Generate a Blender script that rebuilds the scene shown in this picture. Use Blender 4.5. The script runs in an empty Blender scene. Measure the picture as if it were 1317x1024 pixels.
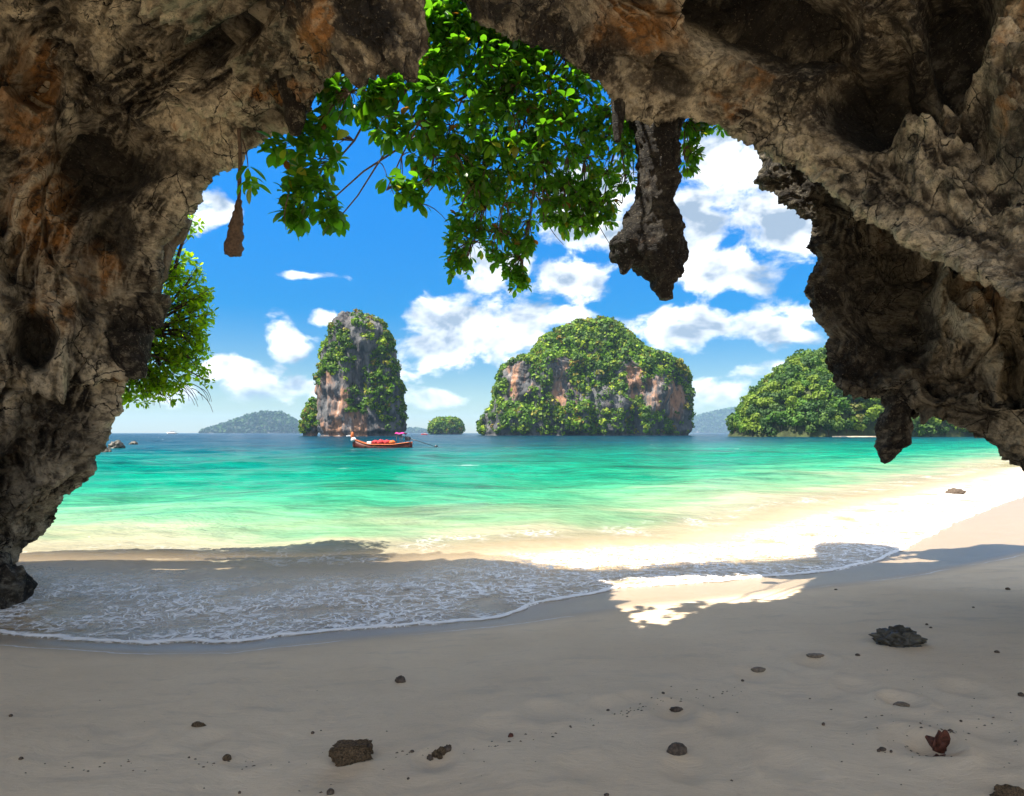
import bpy, math, random
import numpy as np
from mathutils import Vector, Matrix, Quaternion

random.seed(7)
rng = np.random.default_rng(11)
scene = bpy.context.scene
col = scene.collection

# ------------------------------------------------------------------ camera
F, CX, HZ, CAMZ = 858.0, 658.5, 557.0, 2.0     # photo focal length, centre column, horizon row, eye height over the sea
cam_d = bpy.data.cameras.new('camera')
cam_d.sensor_width = 36.0
cam_d.lens = 36.0 * F / 1317.0
cam_d.shift_y = (HZ - 512.0) / 1317.0
cam_d.clip_start = 0.05
cam_d.clip_end = 30000
cam = bpy.data.objects.new('camera', cam_d)
cam.location = (0, 0, CAMZ)
cam.rotation_euler = (math.radians(90), 0, 0)
col.objects.link(cam)
scene.camera = cam

# ------------------------------------------------------------------ sun, exposure
SUN = Vector((-0.45, -0.2, 0.87)).normalized()
SUN_EL = math.asin(SUN.z)
sl = bpy.data.lights.new('sun', 'SUN')
sl.energy = 2.6
sl.angle = math.radians(0.5)
sl.color = (1.0, 0.93, 0.82)
so = bpy.data.objects.new('sun', sl)
so.rotation_euler = SUN.to_track_quat('Z', 'Y').to_euler()
so.location = (-40, 0, 80)
col.objects.link(so)

vs = scene.view_settings
vs.view_transform = 'Standard'
vs.look = 'None'
vs.gamma = 1.0
vs.use_curve_mapping = False
vs.exposure = 2.25
scene.cycles.max_bounces = 8
scene.cycles.diffuse_bounces = 5
scene.cycles.glossy_bounces = 3
scene.cycles.transmission_bounces = 4
scene.cycles.transparent_max_bounces = 8
scene.cycles.volume_bounces = 1
scene.cycles.use_denoising = True
scene.cycles.sample_clamp_indirect = 8.0


# ------------------------------------------------------------------ node helpers
class NT:
    def __init__(self, tree):
        self.t = tree
        self.n = tree.nodes
        self.l = tree.links

    def node(self, typ, **kw):
        n = self.n.new(typ)
        for k, v in kw.items():
            setattr(n, k, v)
        return n

    def put(self, sock, v):
        if isinstance(v, bpy.types.NodeSocket):
            self.l.new(v, sock)
        elif v is not None:
            sock.default_value = v

    def m(self, op, a, b=None, c=None, clamp=False):
        n = self.node('ShaderNodeMath', operation=op)
        n.use_clamp = clamp
        self.put(n.inputs[0], a)
        if b is not None: self.put(n.inputs[1], b)
        if c is not None: self.put(n.inputs[2], c)
        return n.outputs[0]

    def v(self, op, a, b=None, c=None):
        n = self.node('ShaderNodeVectorMath', operation=op)
        self.put(n.inputs[0], a)
        if b is not None:
            self.put(n.inputs[3 if op == 'SCALE' else 1], b)
        if c is not None: self.put(n.inputs[2], c)
        return n.outputs['Value'] if op in ('LENGTH', 'DOT_PRODUCT', 'DISTANCE') else n.outputs[0]

    def noise(self, vec, scale, detail=5, rough=0.55, dist=0.0, out='Fac', lac=2.0):
        n = self.node('ShaderNodeTexNoise')
        self.put(n.inputs['Vector'], vec)
        n.inputs['Scale'].default_value = scale
        n.inputs['Detail'].default_value = detail
        n.inputs['Roughness'].default_value = rough
        n.inputs['Distortion'].default_value = dist
        n.inputs['Lacunarity'].default_value = lac
        return n.outputs[out]

    def voro(self, vec, scale, feature='F1', out='Distance', rand=1.0):
        n = self.node('ShaderNodeTexVoronoi', feature=feature)
        self.put(n.inputs['Vector'], vec)
        n.inputs['Scale'].default_value = scale
        n.inputs['Randomness'].default_value = rand
        return n.outputs[out]

    def ss(self, x, a, b, lo=0.0, hi=1.0):
        n = self.node('ShaderNodeMapRange', interpolation_type='SMOOTHSTEP')
        self.put(n.inputs[0], x)
        self.put(n.inputs[1], a); self.put(n.inputs[2], b)
        self.put(n.inputs[3], lo); self.put(n.inputs[4], hi)
        return n.outputs[0]

    def mix(self, f, a, b, blend='MIX'):
        n = self.node('ShaderNodeMix', data_type='RGBA', blend_type=blend)
        self.put(n.inputs[0], f)
        self.put(n.inputs[6], a if not isinstance(a, tuple) else (*a[:3], 1))
        self.put(n.inputs[7], b if not isinstance(b, tuple) else (*b[:3], 1))
        return n.outputs[2]

    def ramp(self, f, stops, interp='LINEAR'):
        n = self.node('ShaderNodeValToRGB')
        n.color_ramp.interpolation = interp
        e = n.color_ramp.elements
        while len(e) < len(stops):
            e.new(0.5)
        for i, (p, c) in enumerate(stops):
            e[i].position = p
            e[i].color = (*c[:3], 1)
        self.put(n.inputs[0], f)
        return n.outputs[0]

    def attr(self, name, out='Fac'):
        n = self.node('ShaderNodeAttribute', attribute_name=name)
        return n.outputs[out]

    def coord(self, out='Object'):
        return self.node('ShaderNodeTexCoord').outputs[out]

    def comb(self, x, y, z):
        n = self.node('ShaderNodeCombineXYZ')
        self.put(n.inputs[0], x); self.put(n.inputs[1], y); self.put(n.inputs[2], z)
        return n.outputs[0]

    def sep(self, v):
        n = self.node('ShaderNodeSeparateXYZ')
        self.put(n.inputs[0], v)
        return n.outputs

    def bump(self, h, strength=0.5, dist=0.05, normal=None):
        n = self.node('ShaderNodeBump')
        self.put(n.inputs['Strength'], strength)
        n.inputs['Distance'].default_value = dist
        self.put(n.inputs['Height'], h)
        if normal is not None: self.put(n.inputs['Normal'], normal)
        return n.outputs[0]


def px_dir(px, py):
    return np.array([(px - CX) / F, 1.0, (HZ - py) / F])

def at(px, py, d):
    """a photo pixel at distance d (metres along the view axis) as a world point"""
    return np.array([(px - CX) / F * d, d, CAMZ + (HZ - py) / F * d])


# ------------------------------------------------------------------ world: Nishita sky and clouds
world = bpy.data.worlds.new('World')
scene.world = world
world.use_nodes = True
W = NT(world.node_tree)
W.n.clear()
sky = W.node('ShaderNodeTexSky', sky_type='NISHITA')
sky.sun_disc = False
sky.sun_elevation = SUN_EL
sky.sun_rotation = math.atan2(SUN.x, SUN.y)
sky.altitude = 0
sky.air_density = 1.0
sky.dust_density = 0.1
sky.ozone_density = 3.0
hs = W.node('ShaderNodeHueSaturation')
hs.inputs['Hue'].default_value = 0.507
hs.inputs['Saturation'].default_value = 1.75
hs.inputs['Value'].default_value = 0.58
W.l.new(sky.outputs[0], hs.inputs['Color'])
dirv = W.v('NORMALIZE', W.coord('Generated'))
sx, sy, sz = W.sep(dirv)
az = W.m('ARCTAN2', sx, sy)
el = W.m('ARCSINE', sz)
pe = W.comb(az, W.m('MULTIPLY', el, 1.45), 0.0)

def cloud_spot(px, py, rx, ry):
    d = px_dir(px, py)
    a = math.atan2(d[0], d[1]); e = math.asin(d[2] / np.linalg.norm(d))
    k = math.cos(a) ** 2
    return a, e, rx / F * k, ry / F * math.cos(a)

CLOUDS = [  # photo centre, half width, half height: banks seen over the bay
    (600, 412, 75, 30), (690, 408, 60, 26), (560, 450, 55, 38), (640, 440, 80, 25),
    (375, 440, 36, 24), (330, 490, 60, 26), (385, 495, 45, 18), (290, 478, 40, 28), (415, 412, 22, 10),
    (728, 358, 52, 34), (635, 345, 65, 28), (780, 300, 90, 22),
    (960, 215, 95, 55), (930, 345, 80, 38), (1010, 285, 70, 60), (900, 280, 40, 60), (760, 250, 60, 50),
    (900, 425, 120, 24), (1000, 420, 70, 30), (1030, 405, 45, 28), (850, 410, 60, 18),
    (930, 505, 50, 20), (272, 276, 36, 22), (400, 357, 44, 7), (560, 512, 40, 12),
    (220, 505, 60, 14), (470, 500, 30, 14), (1010, 480, 60, 18)]
wob = W.noise(pe, 5.0, 3, 0.5, 0.0, 'Color')
pw = W.v('ADD', pe, W.v('SCALE', W.v('SUBTRACT', wob, (0.5, 0.5, 0.5)), 0.05))
fld = None
for c in CLOUDS:
    a, e, ra, re = cloud_spot(*c)
    d = W.v('MULTIPLY', W.v('SUBTRACT', pw, (a, e * 1.45, 0)), (1 / ra, 1 / (re * 1.45), 0))
    one = W.m('SUBTRACT', 1.0, W.v('LENGTH', d))
    fld = one if fld is None else W.m('MAXIMUM', fld, one)
fld = W.m('MAXIMUM', fld, -1.2)
# denser cumulus than in view, added round the unseen sky as neutral fill
gen = W.m('MULTIPLY_ADD', W.noise(W.v('ADD', pe, (3.1, 1.7, 0)), 2.6, 3, 0.5), 3.4, -1.25)
outside = W.m('MAXIMUM', W.ss(W.m('ABSOLUTE', az), 0.66, 0.85), W.ss(el, 0.55, 0.72))
gen = W.m('ADD', gen, W.m('MULTIPLY', W.m('SUBTRACT', 1.0, outside), -1.6))
gen = W.m('SUBTRACT', gen, W.ss(el, 0.02, -0.05, 0.0, 3.0))
fld = W.m('MAXIMUM', fld, gen)
n1 = W.noise(pe, 13.0, 9, 0.58, 0.25)
n2 = W.noise(pe, 42.0, 6, 0.6)
dens = W.m('ADD', W.m('MULTIPLY', fld, 0.62), W.m('MULTIPLY', W.m('SUBTRACT', n1, 0.47), 2.1))
dens = W.m('ADD', dens, W.m('MULTIPLY', W.m('SUBTRACT', n2, 0.5), 0.25))
alpha = W.ss(dens, -0.02, 0.40)
alpha = W.m('MULTIPLY', alpha, W.ss(el, 0.0, 0.08, 0.45, 1.0))
ns = W.noise(pe, 10.0, 4, 0.52, 0.25)
nsb = W.noise(W.v('ADD', pe, (0.016, -0.034, 0)), 10.0, 4, 0.52, 0.25)
lit = W.m('MULTIPLY_ADD', W.m('SUBTRACT', nsb, ns), 2.8, 0.46, clamp=True)
lit = W.m('SUBTRACT', lit, W.m('MULTIPLY', W.ss(dens, 0.1, 1.25), W.ss(el, 0.10, 0.34, 0.25, 0.75)), clamp=True)
SKYS = 0.09
ccol = W.mix(lit, (1.0, 1.3, 1.7), (5.2, 5.1, 4.9))
skyc = W.v('SCALE', hs.outputs[0], W.ss(el, -0.02, 0.5, 0.40, 1.0))
final = W.mix(alpha, skyc, ccol)
bg = W.node('ShaderNodeBackground')
bg.inputs['Strength'].default_value = SKYS
W.l.new(final, bg.inputs['Color'])
wo = W.node('ShaderNodeOutputWorld')
W.l.new(bg.outputs[0], wo.inputs['Surface'])
world.cycles.sampling_method = 'MANUAL'
world.cycles.sample_map_resolution = 512


# ------------------------------------------------------------------ numpy noise
_perm = np.random.default_rng(5).permutation(256).astype(np.int64)
_perm = np.concatenate([_perm, _perm, _perm])
_g = np.random.default_rng(6).normal(size=(256, 3))
_g /= np.linalg.norm(_g, axis=1)[:, None]
_g = _g.astype(np.float32)
_r3 = np.random.default_rng(8).random((256, 3)).astype(np.float32)

def _h(i, j, k):
    return _perm[_perm[_perm[i & 255] + (j & 255)] + (k & 255)]

def perlin(p):
    p = np.asarray(p, np.float32)
    i = np.floor(p).astype(np.int64)
    f = p - i
    u = f * f * f * (f * (f * 6 - 15) + 10)
    out = 0
    for dx in (0, 1):
        wx = u[:, 0] if dx else 1 - u[:, 0]
        for dy in (0, 1):
            wy = u[:, 1] if dy else 1 - u[:, 1]
            for dz in (0, 1):
                wz = u[:, 2] if dz else 1 - u[:, 2]
                g = _g[_h(i[:, 0] + dx, i[:, 1] + dy, i[:, 2] + dz)]
                d = g[:, 0] * (f[:, 0] - dx) + g[:, 1] * (f[:, 1] - dy) + g[:, 2] * (f[:, 2] - dz)
                out = out + wx * wy * wz * d
    return out * 1.5

def fbm(p, o=4, gain=0.5):
    p = np.asarray(p, np.float32)
    s = 0; a = 1.0
    for k in range(o):
        s = s + a * perlin(p + 17.3 * k)
        p = p * 2.03; a *= gain
    return s

def ridged(p, o=4, gain=0.5):
    p = np.asarray(p, np.float32)
    s = 0; a = 1.0; t = 0
    for k in range(o):
        s = s + a * (1 - np.abs(perlin(p + 9.1 * k)) * 2)
        t += a
        p = p * 2.1; a *= gain
    return s / t

def worley(p):
    """distance to the nearest and second feature point"""
    p = np.asarray(p, np.float32)
    i = np.floor(p).astype(np.int64)
    f1 = np.full(len(p), 9.0, np.float32); f2 = f1.copy()
    for dx in (-1, 0, 1):
        for dy in (-1, 0, 1):
            for dz in (-1, 0, 1):
                q = i + (dx, dy, dz)
                r = _r3[_h(q[:, 0], q[:, 1], q[:, 2])]
                d = ((q + r - p) ** 2).sum(1)
                f2 = np.minimum(f2, np.maximum(f1, d))
                f1 = np.minimum(f1, d)
    return np.sqrt(f1), np.sqrt(f2)

def sstep(x, a, b):
    t = np.clip((x - a) / (b - a), 0, 1)
    return t * t * (3 - 2 * t)


# ------------------------------------------------------------------ mesh and object helpers
def new_mesh(name, verts, faces, attrs=None, mat=None, smooth=True):
    me = bpy.data.meshes.new(name)
    verts = np.asarray(verts, np.float32)
    if isinstance(faces, np.ndarray):
        n, k = faces.shape
        me.vertices.add(len(verts))
        me.vertices.foreach_set('co', verts.ravel())
        me.loops.add(n * k)
        me.loops.foreach_set('vertex_index', faces.astype(np.int32).ravel())
        me.polygons.add(n)
        me.polygons.foreach_set('loop_start', np.arange(0, n * k, k, dtype=np.int32))
        me.update(calc_edges=True)
    else:
        me.from_pydata(verts.tolist(), [], faces)
        me.update()
    me.polygons.foreach_set('use_smooth', np.full(len(me.polygons), smooth))
    for k, v in (attrs or {}).items():
        v = np.asarray(v, np.float32)
        if v.ndim == 1:
            me.attributes.new(k, 'FLOAT', 'POINT').data.foreach_set('value', v)
        else:
            if v.shape[1] == 3:
                v = np.concatenate([v, np.ones((len(v), 1), np.float32)], 1)
            me.attributes.new(k, 'FLOAT_COLOR', 'POINT').data.foreach_set('color', v.ravel())
    if mat: me.materials.append(mat)
    return me

def obj(name, me, parent=None, **props):
    o = bpy.data.objects.new(name, me)
    col.objects.link(o)
    if parent is not None: o.parent = parent
    for k, v in props.items(): o[k] = v
    return o

def thing(name, label, cat, loc=(0, 0, 0), group=None):
    o = bpy.data.objects.new(name, None)
    o.location = Vector([float(c) for c in loc])
    o.empty_display_size = 0.2
    col.objects.link(o)
    o['label'] = label; o['category'] = cat
    if group: o['group'] = group
    return o

def part(name, me, root, **props):
    """me is in world coordinates; keep it so under a root that stands at its own base"""
    o = obj(name, me, root, **props)
    o.matrix_parent_inverse = Matrix.Translation(-root.location)
    return o

def grid_faces(nu, nv, wrap=False):
    i = np.arange(nu if wrap else nu - 1)[:, None]; j = np.arange(nv - 1)[None, :]
    i2 = (i + 1) % nu
    a = i * nv + j; b = i2 * nv + j
    return np.stack([a, b, b + 1, a + 1], -1).reshape(-1, 4)

def grid_normals(G, wrap=False):
    if wrap:
        du = np.roll(G, -1, 0) - np.roll(G, 1, 0)
    else:
        du = np.gradient(G, axis=0)
    dv = np.gradient(G, axis=1)
    n = np.cross(du, dv)
    return n / (np.linalg.norm(n, axis=2, keepdims=True) + 1e-9)

def project(P):
    d = np.maximum(P[:, 1], 0.05)
    return CX + P[:, 0] / d * F, HZ - (P[:, 2] - CAMZ) / d * F

def tube(pts, radii, n=6):
    pts = np.asarray(pts, float); m = len(pts)
    if np.isscalar(radii): radii = np.full(m, radii)
    V = []
    for k in range(m):
        t = pts[min(k + 1, m - 1)] - pts[max(k - 1, 0)]
        t = t / (np.linalg.norm(t) + 1e-9)
        a = np.cross(t, [0.31, 0.2, 0.93] if abs(t[2]) < 0.9 else [1, 0.1, 0]); a /= np.linalg.norm(a)
        b = np.cross(t, a)
        for q in range(n):
            an = 2 * math.pi * q / n
            V.append(pts[k] + radii[k] * (a * math.cos(an) + b * math.sin(an)))
    Fc = []
    for k in range(m - 1):
        for q in range(n):
            r = (q + 1) % n
            Fc.append([k * n + q, k * n + r, (k + 1) * n + r, (k + 1) * n + q])
    Fc.append(list(range(n))[::-1]); Fc.append([(m - 1) * n + q for q in range(n)])
    return V, Fc

def join(lists):
    V = []; Fc = []
    for v, f in lists:
        o = len(V)
        V.extend(list(v)); Fc.extend([[i + o for i in q] for q in f])
    return np.array([list(map(float, x)) for x in V]), Fc

def catmull(P, ts):
    P = np.asarray(P, float); n = len(P)
    i = np.clip(np.floor(ts).astype(int), 0, n - 2)
    t = (ts - i)[:, None]
    p0 = P[np.maximum(i - 1, 0)]; p1 = P[i]; p2 = P[i + 1]; p3 = P[np.minimum(i + 2, n - 1)]
    return 0.5 * (2 * p1 + (p2 - p0) * t + (2 * p0 - 5 * p1 + 4 * p2 - p3) * t ** 2 + (3 * p1 - p0 - 3 * p2 + p3) * t ** 3)


# ------------------------------------------------------------------ materials
def material(name):
    m = bpy.data.materials.new(name)
    m.use_nodes = True
    t = NT(m.node_tree)
    t.n.clear()
    out = t.node('ShaderNodeOutputMaterial')
    return m, t, out

def principled(t, out, **kw):
    p = t.node('ShaderNodeBsdfPrincipled')
    for k, v in kw.items():
        t.put(p.inputs[k.replace('_', ' ')], v if not isinstance(v, tuple) else (*v, 1))
    t.l.new(p.outputs[0], out.inputs['Surface'])
    return p

def flat_material(name, c, rough=0.7, var=0.25, scale=20, bump=0.2, spec=0.3):
    m, t, o = material(name)
    co = t.coord()
    n = t.noise(co, scale, 6, 0.6)
    cc = t.mix(t.ss(n, 0.3, 0.7), tuple(x * (1 - var) for x in c), tuple(min(1, x * (1 + var)) for x in c))
    p = principled(t, o, Base_Color=cc, Roughness=rough, Normal=t.bump(n, bump, 0.02))
    p.inputs['Specular IOR Level'].default_value = spec
    return m

def make_rock_material(name, light, mid, dark, ochre, scale=1.0, ochre_at=0.62, dark_at=0.415):
    m, t, o = material(name)
    co = t.coord()
    warp = t.v('ADD', co, t.v('SCALE', t.noise(co, 0.9 * scale, 1, 0.5, 0, 'Color'), 0.45))
    n1 = t.noise(warp, 1.3 * scale, 5, 0.62)
    n2 = t.noise(t.v('MULTIPLY', warp, (1.0, 1.0, 2.2)), 3.4 * scale, 5, 0.66)
    n3 = t.noise(t.v('ADD', warp, (7, 3, 1)), 0.75 * scale, 4, 0.6)
    n4 = t.noise(t.v('MULTIPLY', warp, (2.2, 2.2, 0.5)), 2.1 * scale, 4, 0.65)
    n5 = t.noise(t.v('ADD', warp, (2, 8, 5)), 9.0 * scale, 5, 0.72)
    c = t.mix(t.ss(n2, 0.46, 0.62), mid, tuple(x * 0.5 for x in light))
    c = t.mix(t.ss(n5, 0.52, 0.64, 0, 0.7), c, tuple(x * 0.8 for x in light))
    oz = t.m('MULTIPLY', t.attr('ochre'), t.ss(n2, 0.34, 0.52))
    c = t.mix(t.m('MULTIPLY', t.ss(n3, ochre_at, ochre_at + 0.08), t.ss(n2, 0.3, 0.5, 0.2, 0.9)), c, ochre)
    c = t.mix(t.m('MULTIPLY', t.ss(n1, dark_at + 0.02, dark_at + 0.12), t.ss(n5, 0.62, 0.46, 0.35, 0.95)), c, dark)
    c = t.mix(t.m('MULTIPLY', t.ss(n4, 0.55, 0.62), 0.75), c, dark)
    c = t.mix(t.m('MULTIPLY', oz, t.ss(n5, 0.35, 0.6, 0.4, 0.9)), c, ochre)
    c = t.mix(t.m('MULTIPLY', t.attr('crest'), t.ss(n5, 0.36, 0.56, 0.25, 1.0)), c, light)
    c = t.mix(t.attr('shade_stain'), c, tuple(x * 0.45 for x in dark))  # painted hollow shade; on stalactites and boulder their own dark tone
    sp = t.noise(co, 34 * scale, 3, 0.75)
    c = t.mix(t.ss(sp, 0.57, 0.66, 0, 0.55), c, dark)
    c = t.mix(t.ss(sp, 0.40, 0.32, 0, 0.35), c, tuple(x * 0.7 for x in light))
    ck = t.voro(t.v('ADD', warp, t.v('SCALE', t.noise(co, 6.0 * scale, 2, 0.6, 0, 'Color'), 0.12)), 2.6 * scale, 'DISTANCE_TO_EDGE')
    crack = t.m('MULTIPLY', t.ss(ck, 0.022, 0.004), t.ss(n1, 0.40, 0.55))
    c = t.mix(crack, c, tuple(x * 0.5 for x in dark))
    h = t.m('ADD', t.m('MULTIPLY', t.noise(warp, 14 * scale, 7, 0.75), 1.0), t.m('MULTIPLY', t.voro(warp, 11 * scale), 0.55))
    h = t.m('SUBTRACT', h, t.m('MULTIPLY', crack, 0.6))
    nb = t.bump(h, 1.0, 0.16 / scale)
    p = principled(t, o, Base_Color=c, Roughness=t.ss(n1, 0.2, 0.8, 0.62, 0.92), Normal=nb)
    p.inputs['Specular IOR Level'].default_value = 0.3
    return m

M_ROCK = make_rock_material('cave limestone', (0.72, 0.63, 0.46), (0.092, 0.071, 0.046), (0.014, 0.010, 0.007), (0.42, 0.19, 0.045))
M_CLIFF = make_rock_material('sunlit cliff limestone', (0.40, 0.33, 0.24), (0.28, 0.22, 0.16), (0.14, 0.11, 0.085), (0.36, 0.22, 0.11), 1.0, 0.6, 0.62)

def make_island_rock():
    m, t, o = material('island limestone')
    co = t.coord()
    st = t.v('MULTIPLY', co, (0.17, 0.17, 0.035))
    st = t.v('ADD', st, t.v('SCALE', t.noise(co, 0.05, 4, 0.5, 0, 'Color'), 0.8))
    n1 = t.noise(st, 1.0, 8, 0.65)
    n2 = t.noise(t.v('ADD', st, (4, 9, 2)), 0.8, 6, 0.6)
    c = t.mix(t.ss(n1, 0.35, 0.65), (0.03, 0.033, 0.040), (0.15, 0.148, 0.148))
    bare = t.attr('bare')
    c = t.mix(t.m('MULTIPLY', bare, t.ss(n2, 0.44, 0.60)), c, (0.40, 0.20, 0.11))
    c = t.mix(t.m('MULTIPLY', bare, t.ss(t.noise(st, 2.3, 6, 0.6), 0.55, 0.7, 0, 0.8)), c, (0.52, 0.42, 0.36))
    c = t.mix(t.ss(t.noise(st, 3.1, 5, 0.6), 0.56, 0.68, 0, 0.75), c, (0.03, 0.03, 0.036))
    h = t.noise(t.v('MULTIPLY', co, (1, 1, 0.35)), 0.5, 9, 0.7)
    principled(t, o, Base_Color=c, Roughness=0.9, Normal=t.bump(h, 1.0, 1.6))
    return m
M_ISLE = make_island_rock()

def make_leaf_material(name, tint_attr=None, base=(0.085, 0.22, 0.018), trans=0.58, gloss=0.35, hue_var=False, tmul=(2.0, 2.0, 0.6)):
    m, t, o = material(name)
    if tint_attr:
        c = t.attr(tint_attr, 'Color')
    else:
        r = t.node('ShaderNodeObjectInfo').outputs['Random']
        c = t.ramp(r, [(0, tuple(x * 0.62 for x in base)), (0.55, base), (0.9, (base[0] * 1.7, base[1] * 1.35, base[2])), (0.965, (0.26, 0.25, 0.03)), (1.0, (0.22, 0.09, 0.02))])
    c = t.mix(t.noise(t.coord(), 9, 3), c, t.mix(1.0, c, (0.72, 0.78, 0.7), 'MULTIPLY'))
    p = t.node('ShaderNodeBsdfPrincipled')
    t.put(p.inputs['Base Color'], c)
    p.inputs['Roughness'].default_value = gloss
    p.inputs['Specular IOR Level'].default_value = 0.4
    tr = t.node('ShaderNodeBsdfTranslucent')
    t.put(tr.inputs['Color'], t.mix(1.0, c, (*tmul, 1), 'MULTIPLY'))
    mx = t.node('ShaderNodeMixShader')
    mx.inputs[0].default_value = trans
    t.l.new(p.outputs[0], mx.inputs[1]); t.l.new(tr.outputs[0], mx.inputs[2])
    t.l.new(mx.outputs[0], o.inputs['Surface'])
    return m
M_LEAF = make_leaf_material('broad leaf')
M_LEAFS = make_leaf_material('broad leaf mass', 'tint')
M_FAR = make_leaf_material('far foliage', 'tint', trans=0.25, gloss=0.7, tmul=(1.3, 1.5, 0.8))
M_BARK = flat_material('twig bark', (0.075, 0.05, 0.035), 0.85, 0.4, 30, 0.5)
M_DARKROCK = flat_material('wet dark stone', (0.060, 0.052, 0.036), 0.5, 0.6, 14, 0.9, 0.5)
M_STONE = flat_material('brown beach stone', (0.10, 0.072, 0.05), 0.7, 0.5, 40, 0.8)
M_HUSK = flat_material('fibrous husk', (0.13, 0.085, 0.045), 0.95, 0.6, 110, 1.0)
M_SHELL = flat_material('tan shell', (0.20, 0.15, 0.10), 0.6, 0.4, 60, 0.5)
M_REDLEAF = flat_material('dried red leaf', (0.10, 0.032, 0.018), 0.55, 0.6, 40, 0.5)

# ------------------------------------------------------------------ the shore
def ground_px(px, py, z=0.0):
    d = (CAMZ - z) * F / (py - HZ)
    return ((px - CX) / F * d, d)

SHORE_PX = [(0, 815), (60, 822), (190, 829), (300, 827), (420, 812), (500, 808), (560, 804), (640, 795), (685, 781), (740, 768), (800, 757),
            (900, 750), (1000, 742), (1080, 734), (1130, 722), (1165, 705), (1195, 690), (1240, 668), (1290, 648), (1317, 638)]
SHORE = [(-400, 40), (-60, 13), (-20, 8.6), (-9, 7.1)] + [ground_px(*p) for p in SHORE_PX] + [(24, 29), (34, 40), (80, 85), (300, 260), (900, 700)]
WET_PX = [(0, 826), (190, 838), (300, 836), (500, 816), (640, 803), (720, 794), (820, 786), (900, 779), (1000, 766), (1100, 754), (1200, 740), (1317, 720)]
WET = [(-60, 12), (-20, 8.2), (-9, 6.9)] + [ground_px(x, y, 0.06) for x, y in WET_PX] + [(14, 13), (30, 25), (300, 240)]

def line_dist(poly, X, Y):
    """signed distance, positive on the land side"""
    poly = np.array(poly)
    d = np.full(X.shape, 1e9, np.float32)
    for a, b in zip(poly[:-1], poly[1:]):
        ab = b - a
        t = np.clip(((X - a[0]) * ab[0] + (Y - a[1]) * ab[1]) / (ab @ ab), 0, 1)
        d = np.minimum(d, np.hypot(X - a[0] - t * ab[0], Y - a[1] - t * ab[1]))
    return np.where(Y < np.interp(X, poly[:, 0], poly[:, 1]), d, -d)

def smooth_poly(poly, k=8):
    poly = np.array(poly)
    return catmull(poly, np.linspace(0, len(poly) - 1, (len(poly) - 1) * k + 1))

DENTS = [(1160, 905, 0.10, 0.030), (865, 908, 0.12, 0.028), (975, 860, 0.13, 0.02), (1050, 845, 0.13, 0.022), (820, 893, 0.12, 0.014), (780, 898, 0.10, 0.012),
         (1180, 965, 0.14, 0.030), (560, 972, 0.09, 0.02), (262, 934, 0.10, 0.012), (1205, 970, 0.10, 0.02), (420, 985, 0.14, 0.012), (700, 905, 0.12, 0.012), (640, 925, 0.12, 0.010), (1100, 880, 0.11, 0.014), (930, 930, 0.12, 0.013), (330, 960, 0.10, 0.010), (1010, 985, 0.12, 0.014), (750, 985, 0.12, 0.010), (160, 940, 0.12, 0.010), (1240, 890, 0.12, 0.016), (1270, 950, 0.12, 0.016), (880, 990, 0.10, 0.012)]
DENTS_W = [(*ground_px(x, y, 0.3), r, dp * 1.5) for x, y, r, dp in DENTS]

def sand_z(X, Y):
    sh = X.shape
    X = np.asarray(X, float).ravel(); Y = np.asarray(Y, float).ravel()
    s = line_dist(SHORE, X, Y)
    z = np.where(s > 0, 0.095 * s - 0.0045 * np.clip(s, 0, 9) ** 2, np.where(s > -4.5, 0.016 * s, 0.016 * -4.5 + 0.07 * (s + 4.5)))
    z = np.clip(z, -1.6, None)
    z = np.where(s > 9, 0.095 * 9 - 0.0045 * 81 + 0.01 * (s - 9), z)
    p = np.stack([X, Y, 0 * X], 1)
    land = sstep(s, 0.0, 1.6)
    z = z + land * (0.022 * perlin(p * 0.55) + 0.010 * perlin(p * 1.7 + 5)) * np.where(Y < 25, 1, 0)
    near = (Y < 14) & (Y > 1)
    q = p[near]
    w = q + 0.25 * np.stack([perlin(q * 1.5 + 3), perlin(q * 1.5 + 8), 0 * q[:, 0]], 1)
    fine = 0.006 * fbm(w * np.array([2.2, 5.0, 1]), 4, 0.6) + 0.0022 * fbm(w * 14, 2)
    # shallow drag marks left by the last tide, running down the beach
    drag = np.clip(perlin(np.stack([w[:, 0] * 3.0 + w[:, 1] * 1.8, (w[:, 1] - w[:, 0]) * 0.35, 0 * w[:, 0]], 1)), 0.25, 1) - 0.25
    fine = fine - 0.02 * drag * sstep(perlin(q * 0.6 + 11), -0.1, 0.3)
    z[near] += fine * land[near]
    for x, y, r, dp in DENTS_W:
        d2 = ((X - x) ** 2 + ((Y - y) * 0.8) ** 2) / r ** 2
        z = z - dp * np.exp(-d2 * 1.6) + dp * 0.45 * np.exp(-(np.sqrt(d2) - 1.45) ** 2 * 5)
    return z.reshape(sh)

def fan(ys, nt, base, slope, far):
    t = np.linspace(-1, 1, nt)
    w = base + slope * np.maximum(ys, 0)
    X = w[:, None] * t[None, :] + far * (t ** 9)[None, :]
    Y = np.repeat(ys[:, None], nt, 1)
    return X, Y

ys = np.concatenate([np.linspace(-45, 1.4, 26)[:-1], 1.4 * (40 / 1.4) ** np.linspace(0, 1, 430)])
X, Y = fan(ys, 470, 2.2, 1.05, 45)
Z = sand_z(X, Y)
s_sh = line_dist(SHORE, X.ravel(), Y.ravel())
s_wet = line_dist(WET, X.ravel(), Y.ravel())

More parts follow.
